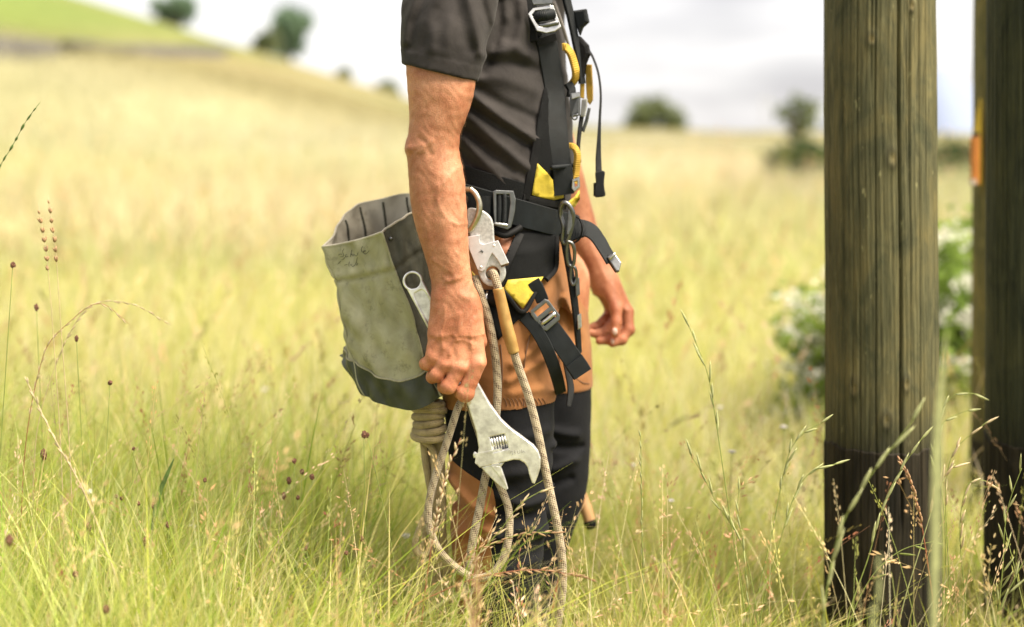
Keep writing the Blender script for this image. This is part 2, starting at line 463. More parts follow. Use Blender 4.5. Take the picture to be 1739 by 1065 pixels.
def tree(name, base, height, width, label, cat, seed, mat, trunk=0.3, lobes=9, group=None, n=2600, leaf=0.35):
    rng = np.random.default_rng(seed)
    root = empty(name, tuple(base)); tag(root, label, cat, group)
    base = np.asarray(base, float)
    tw = height * 0.035 + 0.03
    top = base + np.array((0, 0, height * 0.75))
    tr = [tube('trunk', [base - (0, 0, 0.3), base + (rng.normal() * .04 * height, 0, height * .3), top], [tw * 1.3, tw, tw * .3], M_bark, root, n=10, sides=7)]
    cs, rs = [], []
    for k in range(lobes):
        a = rng.uniform(0, 6.28); rr = rng.uniform(0.1, 0.36) * width
        z = height * rng.uniform(trunk + 0.12, 0.86)
        q = base + np.array((math.cos(a) * rr, math.sin(a) * rr, z)); cs.append(q); rs.append(width * rng.uniform(0.16, 0.27))
        if k < 6: tube('limb', [base + (0, 0, height * trunk * rng.uniform(.7, 1.2)), (base + q) / 2 + (0, 0, height * .12), q], [tw * .5, tw * .35, tw * .1], M_bark, tr[0], n=8, sides=5)
    cs.append(base + np.array((0, 0, height * 0.85))); rs.append(width * 0.2)
    pts = []
    for q, r0 in zip(cs, rs):
        d = rng.normal(size=(n // len(cs), 3)); d /= np.linalg.norm(d, axis=1)[:, None]
        pts.append(q + d * r0 * rng.uniform(0.35, 1.1, (len(d), 1)) * np.array((1, 1, 0.85)))
    leaf_cloud('crown', np.vstack(pts), leaf, mat, root, rng)
    return root

def at_px(px, py): return ground_hit(px, py)
def on_crest(px, Y):
    X = (px - 869.5) * Y / F; return np.array((X, Y, float(ground_z(X, Y))))
tree('tree', on_crest(490, 88), 3.3, 3.0, 'dark green round tree standing on the slope beside the sleeve', 'tree', 1, M_leafhazed, trunk=0.05, lobes=13, n=2400, leaf=0.42)
tree('tree', on_crest(300, 92), 2.3, 3.2, 'small dark tree on the hilltop cut by the top edge', 'tree', 2, M_leafhazed, trunk=0.2, lobes=9, n=1000, leaf=0.4)
tree('bush', on_crest(452, 84), 1.3, 1.9, 'low green bush at the foot of the dark round tree', 'bush', 3, M_leafmid, trunk=0.0, lobes=7, n=1200, leaf=0.3)
tree('bush', on_crest(1113, 95), 2.1, 3.9, 'wide rounded bush on the horizon between worker and poles', 'bush', 4, M_leafmid, trunk=0.0, lobes=11, n=1700, leaf=0.4)
tree('bush', on_crest(585, 92), 0.7, 1.7, 'low bush on the crest nearest the dark round tree', 'bush', 5, M_leafmid, trunk=0.0, lobes=6, n=800, leaf=0.3)
tree('bush', on_crest(655, 94), 0.7, 2.2, 'pale low bush on the crest just behind the bare upper arm', 'bush', 6, M_leafmid, trunk=0.0, lobes=6, n=800, leaf=0.3)
tree('tree', at_px(1352, 256), 1.5, 1.1, 'small slender tree on the slope beside the thick pole', 'tree', 7, M_leafmid, trunk=0.25, lobes=7, n=520, leaf=0.17)
for k, (a, bx) in enumerate(((1330, 1420), (1570, 1680))):
    h0, h1 = ground_hit(a, 312), ground_hit(bx, 310)
    rng = np.random.default_rng(40 + k)
    root = empty('hedge', tuple((h0 + h1) / 2)); tag(root, ('low dark hedge line crossing the field beside the thick pole', 'low dark hedge seen in the gap between the poles')[k], 'hedge')
    t = rng.uniform(0, 1, (1500, 1)); q = h0 * (1 - t) + h1 * t; q[:, 0] += rng.normal(0, .1, 1500); q[:, 1] += rng.normal(0, .25, 1500); q[:, 2] = ground_z(q[:, 0], q[:, 1]) + 0.22 + np.abs(rng.normal(0.0, .14, 1500))
    leaf_cloud('foliage', q, 0.17, M_leafhedge, root, rng)
    for s in range(5):
        q0 = h0 + (h1 - h0) * (s + .5) / 5; q0[2] = ground_z(q0[0], q0[1])
        tube('stem', [q0 - (0, 0, .1), q0 + (0.05, 0, .2), q0 + (0, .05, .55)], [.03, .02, .008], M_bark, root, n=6, sides=5)
# distant line mast on the horizon
q = on_crest(1299, 94)
M_mast = mat_simple('mast_grey', (0.55, 0.55, 0.56), 0.6)
ms = empty('line_mast', tuple(q)); tag(ms, 'thin pale line mast on the horizon above the field', 'mast')
tube('post', [q - (0, 0, .3), q + (0, 0, 1.2), q + (0, 0, 2.6)], [.05, .045, .03], M_mast, ms, n=6, sides=8)
tube('cross_arm', [q + (-.45, 0, 2.3), q + (0, 0, 2.32), q + (.45, 0, 2.3)], .03, M_mast, ms, n=5, sides=6)

# ---- wooden line poles
def wood_pole_mat():
    m, nt, b = new_mat('pole_wood')
    N, Lk = nt.nodes, nt.links
    tc = N.new('ShaderNodeTexCoord')
    def noise(sx, sz, detail, rough, dist=0.0):
        mp = N.new('ShaderNodeMapping'); mp.inputs['Scale'].default_value = (sx, sx, sz)
        no = N.new('ShaderNodeTexNoise'); no.inputs['Scale'].default_value = 1; no.inputs['Detail'].default_value = detail; no.inputs['Roughness'].default_value = rough; no.inputs['Distortion'].default_value = dist
        Lk.new(tc.outputs['Object'], mp.inputs['Vector']); Lk.new(mp.outputs['Vector'], no.inputs['Vector']); return no
    def ramp(src, stops):
        r = N.new('ShaderNodeValToRGB'); e = r.color_ramp.elements
        while len(e) < len(stops): e.new(0.5)
        for k, (p, c) in enumerate(stops): e[k].position = p; e[k].color = (*c, 1)
        Lk.new(src, r.inputs['Fac']); return r
    grain = noise(120, 7.0, 8, 0.68, 1.2)
    blot = noise(13, 6.0, 6, 0.65, .8)
    fleck = noise(60, 22, 3, 0.6)
    g1 = ramp(grain.outputs['Fac'], [(0.25, (0.055, 0.050, 0.026)), (0.5, (0.125, 0.108, 0.058)), (0.75, (0.23, 0.195, 0.115))])
    b1 = ramp(blot.outputs['Fac'], [(0.32, (0.36, 0.44, 0.40)), (0.5, (0.92, 0.93, 0.85)), (0.70, (1.4, 1.27, 1.0))])
    mx = N.new('ShaderNodeMixRGB'); mx.blend_type = 'MULTIPLY'; mx.inputs['Fac'].default_value = 1
    Lk.new(g1.outputs['Color'], mx.inputs['Color1']); Lk.new(b1.outputs['Color'], mx.inputs['Color2'])
    f1 = ramp(fleck.outputs['Fac'], [(0.66, (0, 0, 0)), (0.74, (1, 1, 1))])
    mx2 = N.new('ShaderNodeMixRGB'); Lk.new(f1.outputs['Color'], mx2.inputs['Fac']); mx2.inputs['Color2'].default_value = (0.30, 0.26, 0.14, 1); Lk.new(mx.outputs['Color'], mx2.inputs['Color1'])
    at = N.new('ShaderNodeAttribute'); at.attribute_name = 'col'
    mx3 = N.new('ShaderNodeMixRGB'); mx3.blend_type = 'MULTIPLY'; mx3.inputs['Fac'].default_value = 1
    Lk.new(mx2.outputs['Color'], mx3.inputs['Color1']); Lk.new(at.outputs['Color'], mx3.inputs['Color2'])
    Lk.new(mx3.outputs['Color'], b.inputs['Base Color'])
    b.inputs['Roughness'].default_value = 0.75; b.inputs['Specular IOR Level'].default_value = 0.35
    bp = N.new('ShaderNodeBump'); bp.inputs['Strength'].default_value = 0.55; bp.inputs['Distance'].default_value = 0.004
    Lk.new(grain.outputs['Fac'], bp.inputs['Height']); Lk.new(bp.outputs['Normal'], b.inputs['Normal'])
    return m
M_pole = wood_pole_mat()
M_tar = mat_simple('pole_tar_coat', (0.010, 0.009, 0.0065), 0.75, rgb2=(0.038, 0.031, 0.02), scale=14, bump=0.5, bscale=60, stretch=(3, 3, .5), spec=.15)

def pole(name, px, Y, dia, ztar, label, seed, cracks, lean=(0, 0), knots=(), tone=(1, 1, 1)):
    rng = np.random.default_rng(seed)
    cx = (px - 869.5) * Y / F
    root = empty(name, (cx, Y, float(ground_z(cx, Y)))); tag(root, label, 'pole', 'wooden line poles')
    def shell(nm, z0, z1, nz, r_add, mat, parent):
        th = np.linspace(0, 2 * np.pi, 360, endpoint=False)
        zz = np.concatenate([np.linspace(z0, min(z1, 1.9), nz), np.linspace(1.9, z1, 30)[1:]]) if z1 > 2 else np.linspace(z0, z1, nz)
        TH, ZZ = np.meshgrid(th, zz, indexing='ij')
        r0 = dia / 2 * (1.0 - 0.010 * (ZZ - 0.6)) + r_add
        r0 = r0 * (1 + 0.010 * np.sin(2 * TH + 1) + 0.006 * np.sin(3 * TH + ZZ * 1.5))
        r0 += 0.0004 * np.sin(TH * 47 + 3 * np.sin(ZZ * 5.1 + TH * 3)) + 0.0004 * np.sin(TH * 83 + 2 * np.sin(ZZ * 7.3)) + 0.0022 * wob(TH * 2.2, ZZ * 2.5, seed) + 0.0010 * wob(TH * 8, ZZ * 9, seed + 5)
        shade = np.ones(TH.shape + (3,)) * np.array(tone)
        for (tc_, za, zb, wd, dp) in cracks:
            path = tc_ + 0.012 * np.sin(ZZ * 4 + tc_ * 9) + 0.008 * np.sin(ZZ * 11 + tc_)
            d = np.angle(np.exp(1j * (TH - path)))
            m_ = np.exp(-(d / wd) ** 2) * sstep(ZZ, za, za + .12) * (1 - sstep(ZZ, zb - .12, zb))
            r0 -= dp * m_
        for (tc_, zc, rr) in knots:
            d = np.angle(np.exp(1j * (TH - tc_))) * dia / 2; q = np.sqrt((d / 0.55) ** 2 + ((ZZ - zc) / 1.0) ** 2) / rr
            r0 += 0.0045 * np.exp(-q ** 2) - 0.0045 * np.exp(-(q / .45) ** 2)
            ring = np.exp(-((q - 0.8) / .35) ** 2)
            shade *= (1 - 0.35 * ring)[..., None]
            w = np.exp(-(q / .5) ** 2)[..., None]; shade = shade * (1 - w) + np.array((1.7, 1.6, 1.4)) * w
        if z1 > 2:                                             # tar has crept up into the grain above the coat
            up_ = (ZZ - ztar) / (.05 + .04 * np.abs(wob(TH * 9, ZZ * 0, seed + 21)))
            shade *= (1 - .6 * np.exp(-np.clip(up_, 0, 9) ** 1.3))[..., None]
        lx, ly = lean
        ZZ = ZZ + (0.006 * wob(TH * 5, TH * 0, seed + 9) + 0.003 * wob(TH * 19, TH * 0, seed + 11)) * (sstep(ZZ, z1 - .12, z1) if z1 < 2 else 0)
        V = np.stack([cx + lx * ZZ + r0 * np.cos(TH), Y + ly * ZZ + r0 * np.sin(TH), ZZ], -1).reshape(-1, 3)
        nz_ = len(zz)
        i, j = np.meshgrid(np.arange(360), np.arange(nz_ - 1), indexing='ij'); i2 = (i + 1) % 360
        f = np.stack([i*nz_ + j, i2*nz_ + j, i2*nz_ + j + 1, i*nz_ + j + 1], -1).reshape(-1, 4)
        # top disc as a fan of quads to a small inner ring is hidden far above; close it with one centre strip
        cvi = len(V); V = np.vstack([V, [[cx + lx * z1, Y + ly * z1, z1 + .02]]]); k = np.arange(0, 360, 2)
        f = np.vstack([f, np.stack([k*nz_ + nz_-1, ((k+1) % 360)*nz_ + nz_-1, ((k+2) % 360)*nz_ + nz_-1, np.full(180, cvi)], 1)])
        c = np.vstack([shade.reshape(-1, 3), [[1, 1, 1]]])
        return link(nm, np_mesh(nm, V, f, colr=c), mat, parent)
    shell('shaft', ztar - 0.15, 8.5, 420, 0.0, M_pole, root)
    tz = ztar
    o = shell('tarred_base', -0.25, tz, 220, 0.0025, M_tar, root)
    return root

mk = lambda n, sd, lo=0.0, hi=6.28: [(a, z0, z0 + l, w, d) for a, z0, l, w, d in zip(np.random.default_rng(sd).uniform(lo, hi, n), np.random.default_rng(sd+1).uniform(-.2, 1.2, n), np.random.default_rng(sd+2).uniform(.4, 1.6, n), np.random.default_rng(sd+3).uniform(.006, .014, n), np.random.default_rng(sd+4).uniform(.002, .005, n))]
C1 = mk(30, 100) + [(-1.47, .35, 3.5, .02, .012), (-1.90, -.2, 3.5, .012, .006), (-2.2, .1, 3.0, .010, .005), (-1.25, .5, 2.5, .010, .005), (-1.05, -.2, 1.6, .010, .006), (-2.5, .2, 2, .010, .005)]
pole('line_pole', 1498, 2.80, 0.2135, 1.045 - (752 - 300) * 2.80 / F, 'thick weathered wooden pole standing closest to the worker', 51, C1, lean=(-0.004, 0), tone=(.80, .86, .76),
     knots=[(-1.60, 1.045 - (-268 + 536 - 300 + 0) * 0 - (270 - 300) * 2.8 / F, .022), (-1.95, 1.045 - (75 - 300) * 2.8 / F, .016), (-1.35, 1.045 - (640 - 300) * 2.8 / F, .018), (-1.72, 1.045 - (700 - 300) * 2.8 / F, .02), (-2.3, 1.045 - (650 - 300) * 2.8 / F, .022), (-1.2, 1.045 - (20 - 300) * 2.8 / F, .014)])
C2 = mk(30, 200) + [(-2.3, -.2, 3.5, .012, .006), (-2.0, .2, 3.5, .014, .007), (-1.75, .0, 3, .012, .006), (-2.6, .4, 3, .010, .005)]
pole('line_pole', 1776, 2.95, 0.238, 1.045 - (745 - 300) * 2.95 / F, 'dark wooden pole cut off by the right edge', 52, C2, tone=(.30, .38, .33), knots=[(-2.2, 1.0, .02), (-1.9, .75, .016), (-2.5, .45, .02)])
pole('line_pole', 1725, 3.9, 0.235, 1.045 - (745 - 300) * 3.9 / F, 'olive wooden pole half hidden behind the dark one, carrying the orange plate', 53, mk(26, 300), lean=(0.004, 0), tone=(1.15, 1.15, .8), knots=[(-2.6, .8, .02)])

# ---- warning plate on the half hidden pole, seen nearly edge on
M_yel = mat_simple('sign_yellow', (0.62, 0.42, 0.03), 0.5, var=0.08, scale=30)
M_org = mat_simple('sign_orange', (0.62, 0.22, 0.04), 0.5, var=0.12, scale=30)
M_blk = mat_simple('plain_black', (0.012, 0.012, 0.013), 0.55)
M_pale = mat_simple('pale_cap', (0.55, 0.45, 0.36), 0.6)
pc = np.array(((1725 - 869.5) * 3.9 / F, 3.9)); prad = 0.1175
wp = empty('warning_plate', (pc[0] - prad, 3.86, 1.1)); tag(wp, 'orange and yellow warning plate on the half hidden pole', 'sign')
def zpx(py, Y): return CH - (py - HZ) * Y / F
ang = math.radians(193)                       # the plate hugs the pole's left flank
ox, oy = pc[0] + (prad + .010) * math.cos(ang), pc[1] + (prad + .010) * math.sin(ang)
tx, ty = math.sin(ang), -math.cos(ang)        # tangent, towards the camera side
def flank(nm, poly, off, th, mat):            # poly in (tangent metres, photo row)
    cx_, cy_ = ox + off * math.cos(ang), oy + off * math.sin(ang)
    return plate(nm, [[(u * .30 + .020, zpx(v, 3.84)) for u, v in poly]], (cx_, cy_, 0), (-tx, -ty, 0), (0, 0, 1), th, .0008, mat, wp)
s_ = -1
flank('yellow_triangle', [(0.05, 225), (-0.045, 225), (0.03, 178)], 0.004, .003, M_yel)
flank('backing_strip', [(0.052, 168), (0.036, 168), (0.036, 315), (0.052, 315)], 0.001, .003, M_yel)
flank('black_band', [(0.05, 226), (-0.03, 226), (-0.03, 231), (0.05, 231)], 0.008, .008, M_blk)
flank('orange_strip', [(0.05, 232), (-0.03, 232), (-0.022, 312), (0.045, 312)], 0.008, .018, M_org)
for k in range(7):
    flank('rib', [(0.046, 240 + k * 10), (-0.022, 240 + k * 10), (-0.022, 243 + k * 10), (0.046, 243 + k * 10)], 0.019, .006, M_org)
flank('end_cap', [(0.05, 304), (0.0, 304), (0.0, 314), (0.05, 314)], 0.020, .014, M_pale)
# ================================================================== PERSON (signed-distance shapes meshed by surface nets)
class Loft:
    """a limb or trunk as ellipses stacked along z"""
    def __init__(self, z, cx, cy, a, b, yaw=0.0, cap=True):
        o = np.argsort(z); z = np.asarray(z, float)[o]
        tab = np.stack([np.asarray(np.broadcast_to(v, len(z)), float)[o] for v in (cx, cy, a, b)], 1)
        self.z, self.t = cubic(z, tab, 240)
        self.c, self.s, self.cap = math.cos(yaw), math.sin(yaw), cap
    def __call__(self, x, y, z):
        cx, cy, a, b = (np.interp(z, self.z, self.t[:, k]).astype(np.float32) for k in range(4))
        dx, dy = x - cx, y - cy
        u, v = dx * self.c + dy * self.s, -dx * self.s + dy * self.c
        k0 = np.sqrt((u / a) ** 2 + (v / b) ** 2); k1 = np.sqrt((u / (a * a)) ** 2 + (v / (b * b)) ** 2) + 1e-6
        d = k0 * (k0 - 1) / k1
        d = np.where(k0 < 0.25, -np.minimum(a, b) * 0.75, d)
        if self.cap: d = np.maximum(d, np.maximum(z - self.z[-1], self.z[0] - z))
        return d

def loft_px(rows, Y, yaw=0.0):
    """rows: (photo row, left edge, right edge, half depth in metres[, depth of the axis])"""
    z, cx, cy, a, b = [], [], [], [], []
    for r in rows:
        yy = r[4] if len(r) > 4 else Y
        s = yy / F
        z.append(CH - (r[0] - HZ) * s); cx.append(((r[1] + r[2]) / 2 - 869.5) * s); cy.append(yy); a.append((r[2] - r[1]) / 2 * s); b.append(r[3])
    return Loft(z, cx, cy, a, b, yaw)

def rcone(x, y, z, a, b, ra, rb):
    a = np.asarray(a, np.float32); b = np.asarray(b, np.float32); e = b - a; L = float(e @ e) + 1e-12
    px, py, pz = x - a[0], y - a[1], z - a[2]
    t = np.clip((px * e[0] + py * e[1] + pz * e[2]) / L, 0, 1)
    return np.sqrt((px - e[0]*t) ** 2 + (py - e[1]*t) ** 2 + (pz - e[2]*t) ** 2) - (ra + (rb - ra) * t)

def smin(a, b, k):
    h = np.maximum(k - np.abs(a - b), 0) / k
    return np.minimum(a, b) - h * h * k * 0.25
def smax(a, b, k): return -smin(-a, -b, k)

def seg_xz(x, z, p, q):
    ex, ez = q[0] - p[0], q[1] - p[1]; L = ex * ex + ez * ez + 1e-12
    t = np.clip(((x - p[0]) * ex + (z - p[1]) * ez) / L, 0, 1)
    return np.sqrt((x - p[0] - ex * t) ** 2 + (z - p[1] - ez * t) ** 2), t

def ridges(x, z, items, Y):
    """sum of ridges (+) and creases (-); items: (polyline in photo pixels, height m, half width m)"""
    s = 0
    for line, A, w in items:
        q = [((u - 869.5) * Y / F, CH - (v - HZ) * Y / F) for u, v in line]
        d = None
        for a, b in zip(q[:-1], q[1:]):
            dd, t = seg_xz(x, z, a, b); d = dd if d is None else np.minimum(d, dd)
        s = s + A * np.exp(-(d / (w * 1.12)) ** 2)
    return s

def surface_nets(D, lo, h):
    nx, ny, nz = D.shape
    neg = D < 0
    cnt = np.zeros((nx-1, ny-1, nz-1), np.int8)
    for dx in (0, 1):
        for dy in (0, 1):
            for dz in (0, 1): cnt += neg[dx:nx-1+dx, dy:ny-1+dy, dz:nz-1+dz]
    act = (cnt > 0) & (cnt < 8)
    idx = np.argwhere(act)
    num = -np.ones(act.shape, np.int32); num[act] = np.arange(len(idx))
    acc = np.zeros((len(idx), 3)); w = np.zeros(len(idx))
    corners = [(a, b, c) for a in (0, 1) for b in (0, 1) for c in (0, 1)]
    val = {c: D[idx[:, 0]+c[0], idx[:, 1]+c[1], idx[:, 2]+c[2]] for c in corners}
    for c in corners:
        for ax in range(3):
            if c[ax] == 0:
                c2 = list(c); c2[ax] = 1; c2 = tuple(c2)
                d0, d1 = val[c], val[c2]; m = (d0 < 0) != (d1 < 0)
                t = np.where(m, d0 / np.where(m, d0 - d1, 1), 0)
                p = np.zeros((len(idx), 3)); p[:] = c; p[:, ax] = t
                acc[m] += p[m]; w[m] += 1
    V = (idx + acc / w[:, None]) * h + np.asarray(lo)
    quads = []
    for ax in range(3):
        u, v = [(1, 2), (2, 0), (0, 1)][ax]
        sl0 = [slice(None)]*3; sl1 = [slice(None)]*3; sl0[ax] = slice(0, -1); sl1[ax] = slice(1, None)
        n0, n1 = neg[tuple(sl0)], neg[tuple(sl1)]
        e = np.argwhere(n0 != n1); fl = n0[tuple(e.T)]
        ok = (e[:, u] > 0) & (e[:, v] > 0) & (e[:, u] < D.shape[u]-1) & (e[:, v] < D.shape[v]-1)
        e, fl = e[ok], fl[ok]
        def cell(du, dv):
            q = e.copy(); q[:, u] += du; q[:, v] += dv; return num[tuple(q.T)]
        Q = np.stack([cell(-1, -1), cell(0, -1), cell(0, 0), cell(-1, 0)], 1)
        Q[~fl] = Q[~fl][:, ::-1]
        quads.append(Q)
    return V, np.vstack(quads)

def grid(lo, hi, h):
    n = [int(math.ceil((b - a) / h)) + 1 for a, b in zip(lo, hi)]
    x, y, z = (np.float32(a + h * np.arange(k)) for a, k in zip(lo, n))
    return x[:, None, None], y[None, :, None], z[None, None, :]

def build(fn, lo, hi, h):
    x, y, z = grid(lo, hi, h)
    return surface_nets(np.asarray(fn(x, y, z), np.float32) + 0 * x + 0 * y + 0 * z, lo, h)

def join(parts):
    V, Q, o = [], [], 0
    for v, q in parts: V.append(v); Q.append(q + o); o += len(v)
    return np.vstack(V), np.vstack(Q)

PHI = math.radians(25)                                     # he faces right and a little to the camera
FWD = np.array((math.cos(PHI), -math.sin(PHI), 0)); RGT = np.array((-math.sin(PHI), -math.cos(PHI), 0))
TY = 2.66
def zt(py, Y=TY): return CH - (py - HZ) * Y / F
def xt(px, Y=TY): return (px - 869.5) * Y / F
YAW = -PHI                                                 # local u = his front-back axis

# ---- skin: near arm
arm_rows = [(-40, 720, 812, .048, 2.46), (60, 698, 808, .052, 2.445), (110, 690, 811, .055, 2.435), (150, 692, 806, .053, 2.43), (177, 694, 801, .051, 2.43), (205, 695, 791, .048, 2.43),
            (228, 693, 782, .046, 2.43), (250, 691, 779, .045, 2.43), (272, 692, 783, .046, 2.43), (300, 694, 788, .047, 2.428), (330, 696, 791, .045, 2.426), (360, 700, 793, .042, 2.424),
            (400, 710, 795, .038, 2.422), (440, 723, 797, .033, 2.42), (470, 730, 801, .029, 2.42), (500, 736, 805, .026, 2.42), (518, 737, 809, .025, 2.42), (538, 736, 813, .023, 2.418), (560, 733, 817, .020, 2.416)]
near_arm = loft_px(arm_rows, 2.43)
H = lambda a: P(*a)
MC = [((797, 512, 2.420), (812, 612, 2.408), .0155, .0140), ((783, 508, 2.414), (782, 622, 2.402), .0155, .0145), ((766, 508, 2.414), (757, 617, 2.404), .0150, .0135), ((752, 512, 2.420), (735, 603, 2.410), .0145, .0125)]
NF = [[(811, 617, 2.402, .0140), (790, 668, 2.400, .0136), (783, 665, 2.440, .0116), (790, 640, 2.462, .0105)],
      [(781, 625, 2.398, .0128), (762, 656, 2.397, .0121), (755, 656, 2.436, .0110), (768, 632, 2.464, .0100)],
      [(756, 620, 2.401, .0118), (742, 637, 2.403, .0112), (735, 640, 2.438, .0100), (748, 618, 2.464, .0095)],
      [(735, 605, 2.407, .0108), (727, 618, 2.414, .0100), (722, 618, 2.444, .0090), (735, 602, 2.462, .0085)]]
NTH = [(803, 528, 2.432, .016), (812, 580, 2.452, .0145), (798, 622, 2.474, .012), (778, 645, 2.482, .010)]
arm_lines = [([(690, 252), (706, 250), (722, 247), (734, 240)], .0022, .005), ([(704, 262), (716, 256), (726, 252)], .0016, .004), ([(712, 235), (722, 242)], -.0022, .004), ([(728, 253), (733, 262)], -.0022, .004),
             ([(699, 262), (711, 262)], -.0012, .003), ([(689, 243), (690, 254)], .004, .008),
             ([(746, 315), (742, 336), (750, 358), (762, 374), (776, 381), (792, 380)], .0014, .0036), ([(741, 330), (737, 350)], -.0014, .006), ([(783, 283), (768, 294), (755, 310)], .0012, .004), ([(789, 300), (780, 340), (784, 372)], .0009, .003),
             ([(725, 300), (732, 360), (742, 420), (748, 470)], -.0020, .010), ([(757, 380), (765, 430), (775, 470)], .0018, .010), ([(735, 442), (752, 452), (768, 462)], .0011, .003), ([(778, 430), (783, 452), (772, 474), (756, 478)], .0013, .003), ([(752, 470), (765, 478), (780, 472)], .0011, .003),
             ([(740, 500), (737, 518)], .0022, .009), ([(784, 500), (800, 508), (811, 522)], .0012, .006),
             ([(756, 520), (755, 545), (749, 566), (752, 590)], .0014, .003), ([(782, 532), (781, 556), (771, 578), (764, 600)], .0015, .003), ([(771, 578), (786, 576), (800, 582)], .0013, .003), ([(806, 540), (800, 566), (801, 590)], .0012, .003), ([(749, 566), (738, 580)], .0011, .0025),
             ([(768, 560), (770, 600)], -.0013, .006), ([(790, 585), (796, 610)], -.0013, .006), ([(745, 585), (746, 604)], -.0012, .005),
             ([(806, 618), (818, 616)], .0016, .007), ([(776, 624), (787, 624)], .0016, .007), ([(752, 618), (761, 618)], .0014, .006),
             ([(800, 176), (795, 205), (785, 228)], -.0025, .008), ([(770, 150), (775, 200), (768, 240)], .0020, .016), ([(720, 215), (735, 180)], -.0015, .012)]
def hand_sdf(x, y, z, mc, fingers, thumb, k=.006):
    d = None
    for a, b, ra, rb in mc:
        c = rcone(x, y, z, H(a), H(b), ra, rb); d = c if d is None else smin(d, c, .022)
    allf = None
    for f in fingers:
        ff = None
        for p, q in zip(f[:-1], f[1:]):
            c = rcone(x, y, z, H(p[:3]), H(q[:3]), p[3], q[3]); ff = c if ff is None else smin(ff, c, .004)
        for p in f[1:-1]: ff = smin(ff, rcone(x, y, z, H(p[:3]), H(p[:3]), p[3] * 1.06, p[3] * 1.06), .005)
        allf = ff if allf is None else np.minimum(allf, ff)
    d = smin(d, allf, k)
    tt = None
    for p, q in zip(thumb[:-1], thumb[1:]):
        c = rcone(x, y, z, H(p[:3]), H(q[:3]), p[3], q[3]); tt = c if tt is None else smin(tt, c, .006)
    return smin(d, tt, .010)
def sk_near(x, y, z):
    d = near_arm(x, y, z) + 0 * x
    zz = z.ravel(); cut = int(np.searchsorted(zz, CH - (470 - HZ) * 2.42 / F))
    hd = hand_sdf(x, y, z[:, :, :cut], MC, NF, NTH)
    d[:, :, :cut] = smin(d[:, :, :cut], hd, .02)
    d -= 0.9 * ridges(x, z, arm_lines, 2.40) * (y < 2.44)
    d -= 0.0004 * np.sin(x * 240 + 2 * np.sin(z * 90)) * np.sin(z * 210 + 2 * np.sin(x * 130))
    return d
lo, hi = P(664, 700, 2.33), P(850, -30, 2.33)
skA = build(sk_near, (-0.215, 2.352, 0.63), (-0.020, 2.512, 1.37), 0.0016)

# fine hair on the forearm and the back of the hand
# ---- skin: far arm and relaxed hand
far_rows = [(-30, 866, 950, .055, 2.86), (60, 868, 946, .052, 2.88), (150, 876, 954, .048, 2.90), (230, 900, 974, .044, 2.92), (272, 914, 985, .043, 2.925), (324, 928, 998, .044, 2.93), (361, 940, 1008, .042, 2.93), (404, 962, 1020, .036, 2.92), (446, 986, 1036, .030, 2.91), (470, 998, 1047, .027, 2.905), (500, 1008, 1056, .022, 2.90)]
far_arm = loft_px(far_rows, 2.9)
FMC = [((1034, 478, 2.892), (1065, 530, 2.884), .014, .0125), ((1030, 476, 2.902), (1060, 531, 2.902), .014, .0125), ((1024, 474, 2.910), (1050, 530, 2.918), .014, .012), ((1016, 474, 2.912), (1038, 526, 2.930), .013, .011)]
FF = [[(1066, 530, 2.880, .0118), (1068, 560, 2.868, .0108), (1056, 577, 2.858, .0096), (1040, 583, 2.852, .0082)],
      [(1060, 532, 2.898, .0118), (1054, 562, 2.878, .0108), (1036, 577, 2.866, .0096), (1018, 579, 2.862, .0080)],
      [(1049, 531, 2.914, .0112), (1036, 556, 2.892, .0102), (1018, 568, 2.880, .0092), (1002, 565, 2.876, .0078)],
      [(1037, 527, 2.928, .0102), (1024, 546, 2.908, .0092), (1011, 555, 2.898, .0084), (1000, 556, 2.894, .0070)]]
FTH = [(1036, 492, 2.880, .0140), (1046, 524, 2.860, .0125), (1047, 548, 2.848, .0105), (1044, 566, 2.840, .0088)]
def sk_far(x, y, z):
    d = far_arm(x, y, z) + 0 * x
    zz = z.ravel(); cut = int(np.searchsorted(zz, CH - (445 - HZ) * 2.9 / F))
    d[:, :, :cut] = smin(d[:, :, :cut], hand_sdf(x, y, z[:, :, :cut], FMC, FF, FTH), .018)
    d -= ridges(x, z, [([(1040, 484), (1052, 505), (1062, 525)], .0015, .004), ([(1005, 420), (1020, 452), (1030, 475)], .0014, .005), ([(1046, 500), (1050, 520)], -.0012, .004)], 2.88)
    return d
skB = build(sk_far, (-0.02, 2.79, 0.685), (0.265, 2.99, 1.40), 0.0019)

